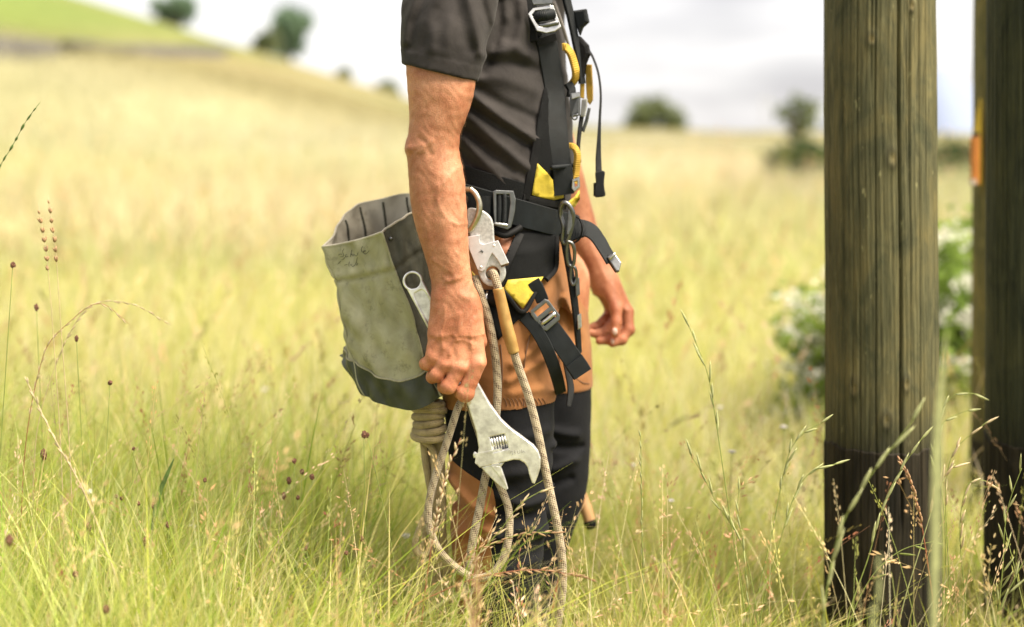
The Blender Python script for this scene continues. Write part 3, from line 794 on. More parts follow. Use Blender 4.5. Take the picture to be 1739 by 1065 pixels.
# ---- skin: head, neck, trunk, legs (under clothes or above the picture)
TC = np.array((xt(856), TY, 0.0))
hc = TC + FWD * 0.035 + np.array((0, 0, 1.615))
def ell(x, y, z, c, r, yaw=YAW):
    dx, dy = x - c[0], y - c[1]; u = dx * math.cos(yaw) + dy * math.sin(yaw); v = -dx * math.sin(yaw) + dy * math.cos(yaw)
    k0 = np.sqrt((u / r[0])**2 + (v / r[1])**2 + ((z - c[2]) / r[2])**2); k1 = np.sqrt((u / r[0]**2)**2 + (v / r[1]**2)**2 + ((z - c[2]) / r[2]**2)**2) + 1e-6
    return k0 * (k0 - 1) / k1
def sk_head(x, y, z):
    d = ell(x, y, z, hc + (0, 0, .03) - FWD * .012, (.098, .076, .098))
    d = smin(d, ell(x, y, z, hc + FWD * .022 - (0, 0, .055), (.066, .058, .075)), .05)
    d = smin(d, rcone(x, y, z, TC + (0, 0, 1.38), hc - FWD * .02 - (0, 0, .06), .075, .056), .05)
    d = smin(d, rcone(x, y, z, hc + FWD * .088 + (0, 0, .018), hc + FWD * .108 - (0, 0, .022), .008, .013), .014)
    d = smin(d, rcone(x, y, z, hc + FWD * .083 + RGT * .035 + (0, 0, .032), hc + FWD * .083 - RGT * .035 + (0, 0, .032), .010, .010), .014)
    d = smin(d, rcone(x, y, z, hc + FWD * .086 + RGT * .016 - (0, 0, .055), hc + FWD * .086 - RGT * .016 - (0, 0, .055), .007, .007), .008)
    d = smin(d, rcone(x, y, z, hc + FWD * .082 - (0, 0, .095), hc + FWD * .08 - (0, 0, .10), .016, .016), .02)
    for s in (1, -1):
        d = smax(d, -ell(x, y, z, hc + FWD * .098 + RGT * .031 * s + (0, 0, .008), (.018, .017, .011)), .012)
        d = smin(d, ell(x, y, z, hc + FWD * .073 + RGT * .031 * s + (0, 0, .008), (.0125, .0125, .0125)), .002)
        d = smin(d, ell(x, y, z, hc - FWD * .012 + RGT * .078 * s, (.017, .008, .030)), .006)
    return d
def sk_trunk(x, y, z):
    t = Loft([.80, .95, 1.05, 1.2, 1.32, 1.385, 1.42], xt(846), TC[1], [.085, .09, .09, .095, .088, .06, .045], [.135, .135, .135, .145, .145, .11, .06], YAW)
    d = t(x, y, z)
    d = smin(d, rcone(x, y, z, TC + RGT * .13 + (-.02, 0, 1.36), P(756, 10, 2.452), .040, .048), .05)
    d = smin(d, rcone(x, y, z, TC - RGT * .13 + (-.02, 0, 1.36), P(908, 20, 2.87), .040, .046), .05)
    for Yl, top, kn, an in ((2.58, (848, 480), (850, 850), (846, 1260)), (2.80, (935, 480), (932, 850), (862, 1230))):
        d = smin(d, rcone(x, y, z, P(*top, Yl), P(*kn, Yl), .078, .055), .03); d = smin(d, rcone(x, y, z, P(*kn, Yl), P(*an, Yl), .055, .04), .02)
    return d
skC = build(sk_head, tuple(hc - (.16, .16, .30)), tuple(hc + (.16, .16, .16)), 0.004)
skD = build(sk_trunk, (-.32, 2.35, 0.03), (.32, 3.02, 1.47), 0.010)

def skin_mat():
    m, nt, b = new_mat('skin'); N, Lk = nt.nodes, nt.links
    tc = N.new('ShaderNodeTexCoord')
    n1 = N.new('ShaderNodeTexNoise'); n1.inputs['Scale'].default_value = 26; n1.inputs['Detail'].default_value = 5; n1.inputs['Roughness'].default_value = 0.6
    n2 = N.new('ShaderNodeTexNoise'); n2.inputs['Scale'].default_value = 420; n2.inputs['Detail'].default_value = 3
    n3 = N.new('ShaderNodeTexVoronoi'); n3.inputs['Scale'].default_value = 520
    for n in (n1, n2, n3): Lk.new(tc.outputs['Object'], n.inputs['Vector'])
    r = N.new('ShaderNodeValToRGB'); e = r.color_ramp.elements
    e[0].position = .3; e[0].color = (0.40, 0.165, 0.083, 1); e[1].position = .72; e[1].color = (0.60, 0.31, 0.18, 1)
    Lk.new(n1.outputs['Fac'], r.inputs['Fac'])
    r2 = N.new('ShaderNodeValToRGB'); r2.color_ramp.elements[0].position = .3; r2.color_ramp.elements[0].color = (.80, .76, .74, 1); r2.color_ramp.elements[1].position = .6; r2.color_ramp.elements[1].color = (1.05, 1.05, 1.05, 1)
    Lk.new(n2.outputs['Fac'], r2.inputs['Fac'])
    mx = N.new('ShaderNodeMixRGB'); mx.blend_type = 'MULTIPLY'; mx.inputs['Fac'].default_value = .8
    Lk.new(r.outputs['Color'], mx.inputs['Color1']); Lk.new(r2.outputs['Color'], mx.inputs['Color2'])
    n4 = N.new('ShaderNodeTexNoise'); n4.inputs['Scale'].default_value = 11; n4.inputs['Detail'].default_value = 6; n4.inputs['Roughness'].default_value = .7; Lk.new(tc.outputs['Object'], n4.inputs['Vector'])
    r4 = N.new('ShaderNodeValToRGB'); r4.color_ramp.elements[0].position = .38; r4.color_ramp.elements[0].color = (.80, .66, .60, 1); r4.color_ramp.elements[1].position = .62; r4.color_ramp.elements[1].color = (1.08, 1.08, 1.08, 1); Lk.new(n4.outputs['Fac'], r4.inputs['Fac'])
    mx5 = N.new('ShaderNodeMixRGB'); mx5.blend_type = 'MULTIPLY'; mx5.inputs['Fac'].default_value = 1; Lk.new(mx.outputs['Color'], mx5.inputs['Color1']); Lk.new(r4.outputs['Color'], mx5.inputs['Color2']); mx = mx5
    # hands are ruddier than forearms
    sp = N.new('ShaderNodeSeparateXYZ'); Lk.new(tc.outputs['Object'], sp.inputs[0])
    mr = N.new('ShaderNodeMapRange'); mr.inputs['From Min'].default_value = 0.90; mr.inputs['From Max'].default_value = 0.74; Lk.new(sp.outputs['Z'], mr.inputs['Value'])
    mx2 = N.new('ShaderNodeMixRGB'); mx2.blend_type = 'MULTIPLY'; mx2.inputs['Color2'].default_value = (1.0, .88, .85, 1); Lk.new(mr.outputs['Result'], mx2.inputs['Fac']); Lk.new(mx.outputs['Color'], mx2.inputs['Color1'])
    Lk.new(mx2.outputs['Color'], b.inputs['Base Color'])
    b.inputs['Roughness'].default_value = .55; b.inputs['Specular IOR Level'].default_value = .4
    b.inputs['Subsurface Weight'].default_value = .12; b.inputs['Subsurface Radius'].default_value = (.012, .004, .002); b.inputs['Subsurface Scale'].default_value = .6
    bp = N.new('ShaderNodeBump'); bp.inputs['Strength'].default_value = .35; bp.inputs['Distance'].default_value = .0012
    ad = N.new('ShaderNodeMath'); ad.operation = 'ADD'; Lk.new(n3.outputs['Distance'], ad.inputs[0]); Lk.new(n2.outputs['Fac'], ad.inputs[1]); Lk.new(ad.outputs[0], bp.inputs['Height']); Lk.new(bp.outputs['Normal'], b.inputs['Normal'])
    return m
M_skin = skin_mat()
person = empty('person', (0, 0, 0)); person.location = (0, 0, 0)
tag(person, 'worker in dark shirt and orange work trousers holding a wrench, seen from the side', 'person')
V, Q = join([skA, skB, skC, skD])
body_o = link('body', np_mesh('body', V, Q), M_skin, person)
rh = np.random.default_rng(3); vA, qA = skA
fc = vA[qA].mean(1); fn = np.cross(vA[qA[:, 1]] - vA[qA[:, 0]], vA[qA[:, 2]] - vA[qA[:, 0]]); fn /= np.linalg.norm(fn, axis=1)[:, None] + 1e-12
ok = (fc[:, 2] > .80) & (fc[:, 2] < 1.16); sel = rh.choice(np.flatnonzero(ok), 3600)
p0 = fc[sel]; n0 = fn[sel]; dn = np.array((.12, 0, -1.0)) + rh.normal(0, .35, (len(sel), 3)); dn -= n0 * (dn * n0).sum(1)[:, None]; dn /= np.linalg.norm(dn, axis=1)[:, None]
Lh = rh.uniform(.006, .013, (len(sel), 1)); sd_ = np.cross(n0, dn) * .00011; p1 = p0 + dn * Lh * .55 + n0 * Lh * .28; p2 = p0 + dn * Lh + n0 * Lh * .32
hv = np.stack([p0 - sd_, p0 + sd_, p1 + sd_ * .8, p1 - sd_ * .8, p2 + sd_ * .2, p2 - sd_ * .2], 1).reshape(-1, 3); kk = (np.arange(len(sel)) * 6)[:, None]
ah = link('arm_hair', np_mesh('arm_hair', hv, np.vstack([kk + [[0, 1, 2, 3]], kk + [[3, 2, 4, 5]]])), mat_simple('hair_fair', (.30, .17, .08), .5), person); ah['kind'] = 'stuff'
# hair cap above the picture
def hair_sdf(x, y, z):
    d = ell(x, y, z, hc + (0, 0, .036) - FWD * .018, (.103, .082, .102))
    return np.maximum(d, -((z - hc[2] - .02) + 0.9 * ((x - hc[0]) * -FWD[0] + (y - hc[1]) * -FWD[1]) ))
V, Q = build(hair_sdf, tuple(hc - (.16, .16, .16)), tuple(hc + (.16, .16, .17)), .005)
link('hair', np_mesh('hair', V, Q), mat_simple('hair_brown', (.07, .045, .03), .6, var=.4, scale=120, bump=.5, stretch=(1, 1, .2)), person)
M_nail = mat_simple('nail', (.66, .47, .40), .28)
for c_, r_ in (((1044, 563, 2.833), 6.5), ((1040, 580, 2.846), 5)):
    q = P(*c_); V, Q = build(lambda x, y, z: ell(x, y, z, q, (.0055 * r_ / 6.5, .0035, .0075 * r_ / 6.5), 0.0), tuple(q - .012), tuple(q + .012), .0012); link('fingernail', np_mesh('fingernail', V, Q), M_nail, person)

# ---- T-shirt
torso = Loft([zt(470), zt(420), zt(380), zt(340), zt(300), zt(250), zt(200), zt(150), zt(100), zt(50), zt(0), 1.405, 1.43], 
             [xt(858), xt(858), xt(858), xt(858), xt(861), xt(859), xt(853), xt(847), xt(845), xt(843), xt(836), xt(838), xt(842)], TY,
             [.112, .112, .113, .115, .118, .120, .119, .116, .116, .115, .108, .085, .065], [.160, .160, .158, .158, .158, .162, .168, .174, .180, .182, .176, .155, .12], YAW)
sleeve = loft_px([(-75, 745, 868, .055, 2.50), (-50, 722, 862, .062, 2.48), (-25, 700, 855, .066, 2.465), (0, 684, 847, .068, 2.455), (40, 682, 840, .070, 2.445), (63, 682, 835, .070, 2.44), (101, 683, 824, .068, 2.437), (139, 684, 810, .066, 2.435), (160, 684, 806, .066, 2.435)], 2.44)
sleeve_in = loft_px([(86, 694, 812, .056, 2.440), (110, 692, 810, .058, 2.437), (175, 692, 796, .057, 2.435)], 2.44)
fsleeve = loft_px([(-75, 890, 985, .06, 2.84), (0, 855, 962, .066, 2.87), (80, 858, 960, .062, 2.885), (150, 866, 964, .06, 2.9)], 2.87)
shirt_folds = [([(806, 166), (850, 200), (912, 238)], .0075, .0085), ([(800, 182), (850, 215), (905, 250)], -.006, .007), ([(797, 200), (840, 238), (895, 285)], .0065, .009), ([(792, 222), (830, 255), (870, 292)], -.005, .007),
               ([(786, 238), (815, 268), (858, 312)], .006, .008), ([(783, 262), (810, 292), (835, 318)], -.004, .006), ([(788, 285), (812, 312)], .004, .007),
               ([(812, 150), (850, 175), (910, 200)], -.004, .008), ([(838, 90), (870, 85), (900, 92)], .006, .012), ([(835, 105), (872, 104), (905, 112)], -.006, .010), ([(815, 132), (860, 135), (910, 150)], .004, .012),
               ([(846, 0), (848, 40), (838, 80), (820, 118)], -.012, .010), ([(868, 0), (872, 30), (862, 62)], -.005, .010), ([(888, 0), (890, 40), (880, 75)], .005, .010), ([(900, 230), (905, 300)], .003, .01), ([(965, 120), (970, 200)], .004, .012), ([(845, 280), (900, 318)], .004, .008)]
sleeve_folds = [([(712, -20), (692, 35), (687, 70)], .005, .008), ([(728, -20), (704, 40), (698, 80)], -.004, .007), ([(750, -20), (732, 40), (735, 85)], .005, .010), ([(772, -15), (785, 40), (800, 85)], -.004, .009), ([(790, -20), (808, 40), (815, 90)], .005, .008), ([(815, -10), (828, 40), (825, 80)], -.005, .007), ([(742, 20), (720, 80)], -.003, .008), ([(765, 40), (760, 90)], .003, .010)]
hem_pt = lambda x: CH - ((110 + (x / (2.43 / F) + 869.5 - 686) * 0.205 + 6 * np.sin((x / (2.43 / F) + 869.5 - 686) * 0.02)) - HZ) * 2.435 / F
def sleeve_sdf(x, y, z):
    d = sleeve(x, y, z) - 1.25 * ridges(x, z, sleeve_folds, 2.40)
    hz = hem_pt(x)
    d = d - 0.0012 * (z < hz + 0.024)                       # turned hem
    d = np.maximum(d, -sleeve_in(x, y, z))
    return np.maximum(d, hz - z)
def shirt_sdf(x, y, z):
    t = torso(x, y, z) - 1.35 * ridges(x, z, shirt_folds, 2.50) * (y < 2.75)
    t = np.maximum(t, zt(392) - z)
    d = smin(t, sleeve_sdf(x, y, z), .030)
    f = np.maximum(fsleeve(x, y, z), CH - (120 - HZ) * 2.88 / F - z)
    d = smin(d, f, .03)
    return d - .0005 * np.sin(x * 95 + 3 * np.sin(z * 40)) * np.sin(z * 80 + y * 60)
V, Q = build(shirt_sdf, (-.235, 2.345, .90), (.20, 3.0, 1.455), .0032)
def cloth_mat(name, rgb, rgb2, weave=900, bump=.35, sheen=.06, rough=.85, scale=18):
    m, nt, b = new_mat(name); N, Lk = nt.nodes, nt.links
    tc = N.new('ShaderNodeTexCoord')
    n1 = N.new('ShaderNodeTexNoise'); n1.inputs['Scale'].default_value = scale; n1.inputs['Detail'].default_value = 7; n1.inputs['Roughness'].default_value = .65; Lk.new(tc.outputs['Object'], n1.inputs['Vector'])
    r = N.new('ShaderNodeValToRGB'); r.color_ramp.elements[0].position = .33; r.color_ramp.elements[1].position = .7; r.color_ramp.elements[0].color = (*rgb, 1); r.color_ramp.elements[1].color = (*rgb2, 1)
    Lk.new(n1.outputs['Fac'], r.inputs['Fac']); Lk.new(r.outputs['Color'], b.inputs['Base Color'])
    b.inputs['Roughness'].default_value = rough; b.inputs['Specular IOR Level'].default_value = .15; b.inputs['Sheen Weight'].default_value = sheen; b.inputs['Sheen Roughness'].default_value = .5
    n2 = N.new('ShaderNodeTexNoise'); n2.inputs['Scale'].default_value = weave; n2.inputs['Detail'].default_value = 2; Lk.new(tc.outputs['Object'], n2.inputs['Vector'])
    bp = N.new('ShaderNodeBump'); bp.inputs['Strength'].default_value = bump; bp.inputs['Distance'].default_value = .001; Lk.new(n2.outputs['Fac'], bp.inputs['Height'])
    bp2 = N.new('ShaderNodeBump'); bp2.inputs['Strength'].default_value = .25; bp2.inputs['Distance'].default_value = .006
    n3 = N.new('ShaderNodeTexNoise'); n3.inputs['Scale'].default_value = 30; n3.inputs['Detail'].default_value = 4; n3.inputs['Distortion'].default_value = .6; Lk.new(tc.outputs['Object'], n3.inputs['Vector'])
    Lk.new(n3.outputs['Fac'], bp2.inputs['Height']); Lk.new(bp.outputs['Normal'], bp2.inputs['Normal']); Lk.new(bp2.outputs['Normal'], b.inputs['Normal'])
    return m
M_shirt = cloth_mat('shirt_jersey', (.026, .023, .0225), (.044, .039, .0375))
shirt = link('t_shirt', np_mesh('t_shirt', V, Q), M_shirt, person)

# ---- trousers
hips = Loft([zt(520), zt(480), zt(440), zt(400), zt(360), zt(320)], [xt(866), xt(864), xt(862), xt(860), xt(858), xt(858)], TY + .01, [.112, .118, .118, .116, .113, .111], [.150, .165, .168, .165, .160, .157], YAW)
nleg = loft_px([(430, 790, 925, .080, 2.585), (500, 762, 936, .092), (600, 752, 943, .094), (690, 754, 941, .090), (780, 763, 937, .082), (830, 768, 932, .078), (900, 766, 926, .074), (980, 772, 916, .070), (1065, 780, 908, .066), (1200, 790, 905, .062), (1305, 792, 908, .064)], 2.585)
fleg = loft_px([(430, 880, 978, .075, 2.80), (500, 878, 992, .085), (600, 872, 1003, .090), (690, 876, 1004, .086), (780, 870, 1001, .080), (830, 862, 996, .077), (880, 850, 981, .074), (930, 836, 964, .07), (1000, 818, 946, .066), (1100, 802, 930, .062), (1250, 800, 915, .062)], 2.80)
tr_folds = [([(865, 640), (900, 618), (938, 600)], .004, .007), ([(872, 612), (905, 588), (930, 570)], .004, .007), ([(868, 660), (920, 655)], .0025, .008), ([(900, 560), (920, 540)], .004, .008), ([(945, 470), (965, 520), (985, 560)], .006, .009), ([(935, 450), (955, 500)], -.005, .008), ([(955, 520), (985, 600)], -.004, .009),
            ([(765, 815), (800, 850), (832, 862)], .006, .008), ([(768, 840), (790, 880), (800, 930)], -.005, .008), ([(775, 905), (815, 885), (840, 900)], .005, .008), ([(850, 835), (890, 850), (930, 845)], .005, .009), ([(855, 860), (900, 872), (928, 865)], -.005, .008), ([(850, 900), (890, 890), (925, 905)], .005, .010), ([(945, 830), (985, 815)], .005, .008), ([(945, 760), (990, 770)], .004, .008), ([(940, 860), (975, 850)], -.004, .008), ([(950, 790), (995, 795)], -.004, .007), ([(860, 960), (910, 950)], .005, .010), ([(850, 740), (930, 730)], .003, .010), ([(845, 800), (930, 790)], .004, .010)]
def trousers_sdf(x, y, z):
    d = smin(hips(x, y, z), nleg(x, y, z), .035)
    d = smin(d, fleg(x, y, z), .007)
    d = d - 2.1 * ridges(x, z, tr_folds, 2.55)
    # the orange over-panel of each thigh ends in a hem that stands proud of the black leg
    near = (y < 2.70)
    hem = np.where(near, CH - (695 - (x / (2.5 / F)) * 0.06 - HZ) * 2.5 / F, CH - (664 + 0 * x - HZ) * 2.75 / F)
    d = d - .0024 * (z > hem)
    return d - .0006 * np.sin(x * 80 + 3 * np.sin(z * 35)) * np.sin(z * 70 + y * 60)
V, Q = build(trousers_sdf, (-.16, 2.46, .0), (.175, 2.92, 1.02), .0036)
c = V[Q].mean(1); X_, Y_, Z_ = c.T
pxl = X_ * F / 2.5 + 869.5; pyl = HZ + (CH - Z_) * F / np.where(Y_ < 2.70, 2.5, 2.75)
hemrow = np.where(Y_ < 2.70, 695 - (X_ / (2.5 / F)) * 0.06, 664)
black = pyl > hemrow
back = (Y_ < 2.72) & (pyl > 792 + (pxl - 765) * 0.55) & (pxl < 838 + 4 * np.sin(pyl * .06) - np.maximum(pyl - 920, 0) * .16)
M_orange = cloth_mat('work_trouser_orange', (.27, .115, .042), (.37, .17, .068), weave=700, sheen=.08, scale=14)
M_black = cloth_mat('work_trouser_black', (.0065, .007, .0085), (.013, .0135, .016), weave=700, sheen=.02, scale=14)
def sub(V, Q, m):
    q = Q[m]; u, inv = np.unique(q, return_inverse=True); return V[u], inv.reshape(q.shape)
def clip(V, T, g):
    """cut a triangle mesh along g = 0: (part where g < 0, part where g > 0)"""
    V = list(map(tuple, V)); gl = list(g); cache = {}; outs = ([], [])
    def mid(a, b):
        k = (min(a, b), max(a, b))
        if k not in cache:
            t = gl[k[0]] / (gl[k[0]] - gl[k[1]]); p = tuple(V[k[0]][c] + (V[k[1]][c] - V[k[0]][c]) * t for c in range(3)); cache[k] = len(V); V.append(p); gl.append(0.0)
        return cache[k]
    sg = np.asarray(g) < 0; s3 = sg[T].sum(1)
    outs[0].extend(T[s3 == 3].tolist()); outs[1].extend(T[s3 == 0].tolist())
    for t in T[(s3 > 0) & (s3 < 3)].tolist():
        for side in (0, 1):
            poly = []
            for a, b in zip(t, t[1:] + t[:1]):
                ina = (gl[a] < 0) == (side == 0)
                if ina: poly.append(a)
                if (gl[a] < 0) != (gl[b] < 0): poly.append(mid(a, b))
            for k in range(1, len(poly) - 1): outs[side].append([poly[0], poly[k], poly[k + 1]])
    V = np.array(V)
    return [sub(V, np.array(o), np.ones(len(o), bool)) for o in outs]
VB, QB = sub(V, Q, black)
TB = np.vstack([QB[:, [0, 1, 2]], QB[:, [0, 2, 3]]])
pxv = VB[:, 0] * F / 2.5 + 869.5; pyv = HZ + (CH - VB[:, 2]) * F / 2.5
gb = np.maximum.reduce([(792 + (pxv - 765) * .55 - pyv) * .8, pxv - (838 + 4 * np.sin(pyv * .06) - np.maximum(pyv - 920, 0) * .16), (VB[:, 1] - 2.72) * 900])
calf, legp = clip(VB, TB, gb)
tro = link('trousers', np_mesh('trousers', *sub(V, Q, ~black)), M_orange, person); tro['label'] = 'orange upper panels of the work trousers'
k_ = link('leg_panel', np_mesh('leg_panel', *legp), M_black, tro); k_['label'] = 'black lower panels of the work trousers'
k_ = link('calf_panel', np_mesh('calf_panel', *calf), M_orange, tro); k_['label'] = 'orange panel behind the knee'
def cloth_sdf(x, y, z): return np.minimum(np.minimum(torso(x, y, z) - ridges(x, z, shirt_folds, 2.5) * 0.5, np.maximum(fsleeve(x, y, z), CH - (120 - HZ) * 2.88 / F - z)), trousers_sdf(x, y, z))
def hit(pts, off=0.0, sdf=cloth_sdf, far=3.2, miss=None):
    """where lines of sight through photo points meet the clothes, lifted off by off metres"""
    pts = np.atleast_2d(np.asarray(pts, float))
    d = np.stack([(pts[:, 0] - 869.5) / F, np.ones(len(pts)), -(pts[:, 1] - HZ) / F], 1)
    t = np.full(len(pts), 2.30)
    for _ in range(70):
        p = d * t[:, None]; v = sdf(p[:, 0], p[:, 1], p[:, 2] + CH) - off
        t = np.where(np.abs(v) > 2e-4, t + np.clip(v, -.02, .04) * .6, t)
    bad = t > far
    if bad.any():
        t[bad] = miss if miss else np.median(t[~bad]) if (~bad).any() else 2.6
    q = d * t[:, None]; q[:, 2] += CH
    return q
def normals(q, sdf=cloth_sdf, e=.006):
    g = []
    for k in range(3):
        a = q.copy(); b = q.copy(); a[:, k] += e; b[:, k] -= e
        g.append(sdf(*a.T) - sdf(*b.T))
    g = np.stack(g, 1); return g / (np.linalg.norm(g, axis=1)[:, None] + 1e-9)
# slanted reflective slashes above the thigh hem
M_slash = mat_simple('dark_stitch', (.13, .06, .028), .8)
for k in range(11):
    x0 = 858 + k * 6.6
    q = hit([(x0 - 3, 676 + .1 * k), (x0 + 1, 682), (x0 + 3, 690 - .2 * k)], .0012)
    ribbon('slash_mark', q, (0, -1, 0), .0014, .0008, M_slash, tro, n=4, edge=.0002)
# seams sewn into the thigh panels
for line in ([(850, 585), (853, 630), (850, 692)], [(905, 552), (893, 600), (889, 650), (890, 690)], [(946, 560), (950, 610), (950, 662)], [(975, 640), (990, 650), (1001, 652)]):
    q = hit(line, .0008); ribbon('seam', q, normals(q), .0026, .0012, M_slash, tro, n=24, edge=.0003)
# boots
M_boot = mat_simple('boot_leather', (.03, .024, .02), .6, var=.3, scale=30, bump=.3)
for s, (px, Yl, dx) in enumerate(((850, 2.585, .0), (860, 2.80, 0))):
    c0 = np.array(((px - 869.5) * Yl / F, Yl, 0.0))
    def boot(x, y, z):
        d = rcone(x, y, z, c0 + (0, 0, .06), c0 + (0, 0, .20), .055, .058)
        d = smin(d, rcone(x, y, z, c0 + FWD * -.03 + (0, 0, .045), c0 + FWD * .17 + (0, 0, .04), .046, .042), .05)
        return np.maximum(d, .004 - z)
    V, Q = build(boot, tuple(c0 - (.13, .13, .01)), tuple(c0 + (.25, .13, .27)), .006)
    link('boot', np_mesh('boot', V, Q), M_boot, person)
# ================================================================== HARNESS, TOOLS, BAG
def webbing_mat(name, rgb, ribs=620.0, rough=.6):
    m, nt, b = new_mat(name); N, Lk = nt.nodes, nt.links
    uv = N.new('ShaderNodeUVMap'); sp = N.new('ShaderNodeSeparateXYZ'); Lk.new(uv.outputs['UV'], sp.inputs[0])
    mu = N.new('ShaderNodeMath'); mu.operation = 'MULTIPLY'; mu.inputs[1].default_value = ribs * 6.28 / 2; Lk.new(sp.outputs['Y'], mu.inputs[0])
    si = N.new('ShaderNodeMath'); si.operation = 'SINE'; Lk.new(mu.outputs[0], si.inputs[0])
    bp = N.new('ShaderNodeBump'); bp.inputs['Strength'].default_value = .45; bp.inputs['Distance'].default_value = .0006; Lk.new(si.outputs[0], bp.inputs['Height']); Lk.new(bp.outputs['Normal'], b.inputs['Normal'])
    tc = N.new('ShaderNodeTexCoord'); no = N.new('ShaderNodeTexNoise'); no.inputs['Scale'].default_value = 45; no.inputs['Detail'].default_value = 6; Lk.new(tc.outputs['Object'], no.inputs['Vector'])
    r = N.new('ShaderNodeValToRGB'); r.color_ramp.elements[0].position = .3; r.color_ramp.elements[1].position = .75
    r.color_ramp.elements[0].color = (*[c * .75 for c in rgb], 1); r.color_ramp.elements[1].color = (*[c * 1.45 for c in rgb], 1); Lk.new(no.outputs['Fac'], r.inputs['Fac']); Lk.new(r.outputs['Color'], b.inputs['Base Color'])
    b.inputs['Roughness'].default_value = rough; b.inputs['Specular IOR Level'].default_value = .25
    return m
M_web = webbing_mat('webbing_black', (.0072, .0095, .0112), 1000.0)
M_webthin = webbing_mat('webbing_thin', (.009, .010, .011), 1300)
M_yweb = webbing_mat('webbing_yellow', (.50, .31, .05), 500, .75)
M_pad = mat_simple('padding_mesh_black', (.006, .0065, .007), .8, var=.5, scale=700, bump=.8, bscale=900, spec=.15)
M_trim = mat_simple('trim_black', (.0055, .0055, .006), .7, var=.3, scale=80, bump=.2, spec=.2)
M_ypatch = mat_simple('patch_yellow', (.50, .38, .035), .65, var=.2, scale=45, bump=.25, bscale=350)
def metal(name, rgb, rough, var=.12, scale=120, mt=1.0):
    m = mat_simple(name, rgb, rough, mt, var=var, scale=scale, bump=.08, bscale=500); nt = m.node_tree; b = nt.nodes['Principled BSDF']
    tc = nt.nodes.new('ShaderNodeTexCoord'); no = nt.nodes.new('ShaderNodeTexNoise'); no.inputs['Scale'].default_value = 60; no.inputs['Detail'].default_value = 8; no.inputs['Roughness'].default_value = .7
    mr = nt.nodes.new('ShaderNodeMapRange'); mr.inputs['To Min'].default_value = rough * .7; mr.inputs['To Max'].default_value = min(1, rough * 1.5)
    nt.links.new(tc.outputs['Object'], no.inputs['Vector']); nt.links.new(no.outputs['Fac'], mr.inputs['Value']); nt.links.new(mr.outputs['Result'], b.inputs['Roughness'])
    return m
M_steel = metal('steel', (.56, .56, .55), .30)
M_dsteel = metal('dark_steel', (.20, .205, .21), .38)
M_alu = metal('cast_aluminium', (.52, .52, .51), .5, .2, 200, .5)
M_zinc = metal('zinc_plate', (.74, .73, .76), .40, .06, 120, .7)
M_chrome = metal('satin_chrome', (.82, .80, .785), .30, .26, 70, .72)
M_brass = metal('ring_steel', (.50, .47, .36), .30)
M_leather = mat_simple('leather_tan', (.26, .09, .035), .55, var=.25, scale=40, bump=.3, bscale=200)

def patch(name, poly, off, thick, mat, parent, step=7, sdf=cloth_sdf, miss=2.6, smooth_n=2):
    """a sewn-on panel: polygon in photo points laid on the clothes, with thickness"""
    poly = [tuple(map(float, p)) for p in poly]
    P2 = []
    for a, b in zip(poly, poly[1:] + poly[:1]):
        n = max(1, int(math.hypot(b[0]-a[0], b[1]-a[1]) / step))
        P2 += [(a[0] + (b[0]-a[0]) * k / n, a[1] + (b[1]-a[1]) * k / n) for k in range(n)]
    nb = len(P2)
    xs = [p[0] for p in poly]; ys = [p[1] for p in poly]
    def inside(x, y):
        c = False
        for (x1, y1), (x2, y2) in zip(poly, poly[1:] + poly[:1]):
            if (y1 > y) != (y2 > y) and x < (x2 - x1) * (y - y1) / (y2 - y1) + x1: c = not c
        return c
    bd = np.array(P2)
    for x in np.arange(min(xs), max(xs), step):
        for y in np.arange(min(ys), max(ys), step):
            if inside(x, y) and np.min(np.hypot(bd[:, 0] - x, bd[:, 1] - y)) > step * .5: P2.append((x, y))
    vs, es, fs, *_ = delaunay_2d_cdt([Vector(p) for p in P2], [(k, (k + 1) % nb) for k in range(nb)], [], 1, 1e-4)
    q2 = np.array([tuple(v) for v in vs]); top = hit(q2, off, sdf, miss=miss)
    n = len(q2)
    # even out the depth a little so the panel spans small gaps like stiff cloth
    nbr = [[] for _ in range(n)]
    for f in fs:
        for a, b in zip(f, f[1:] + f[:1]): nbr[a].append(b); nbr[b].append(a)
    dep = top[:, 1].copy()
    for _ in range(smooth_n): dep = np.array([np.minimum(dep[k], np.mean([dep[j] for j in nbr[k]] + [dep[k]])) if nbr[k] else dep[k] for k in range(n)])
    top = np.stack([P(q2[k, 0], q2[k, 1], dep[k]) for k in range(n)])
    back = top + np.array((0, thick, 0))
    cnt = {}
    for f in fs:
        for a, b in zip(f, f[1:] + f[:1]): cnt[(a, b)] = 1
    faces = []
    for f in fs:
        f = list(f)
        faces.append(f); faces.append([k + n for k in f[::-1]])
    for (a, b) in cnt:
        if (b, a) not in cnt: faces.append([b, a, a + n, b + n])
    me = bpy.data.meshes.new(name); me.from_pydata(np.vstack([top, back]).tolist(), [], faces); me.update()
    bm = bmesh.new(); bm.from_mesh(me); bmesh.ops.recalc_face_normals(bm, faces=bm.faces); bm.to_mesh(me); bm.free()
    o = link(name, me, mat, parent)
    me.polygons.foreach_set('use_smooth', np.array([len(p.vertices) == 3 for p in me.polygons]))
    return o

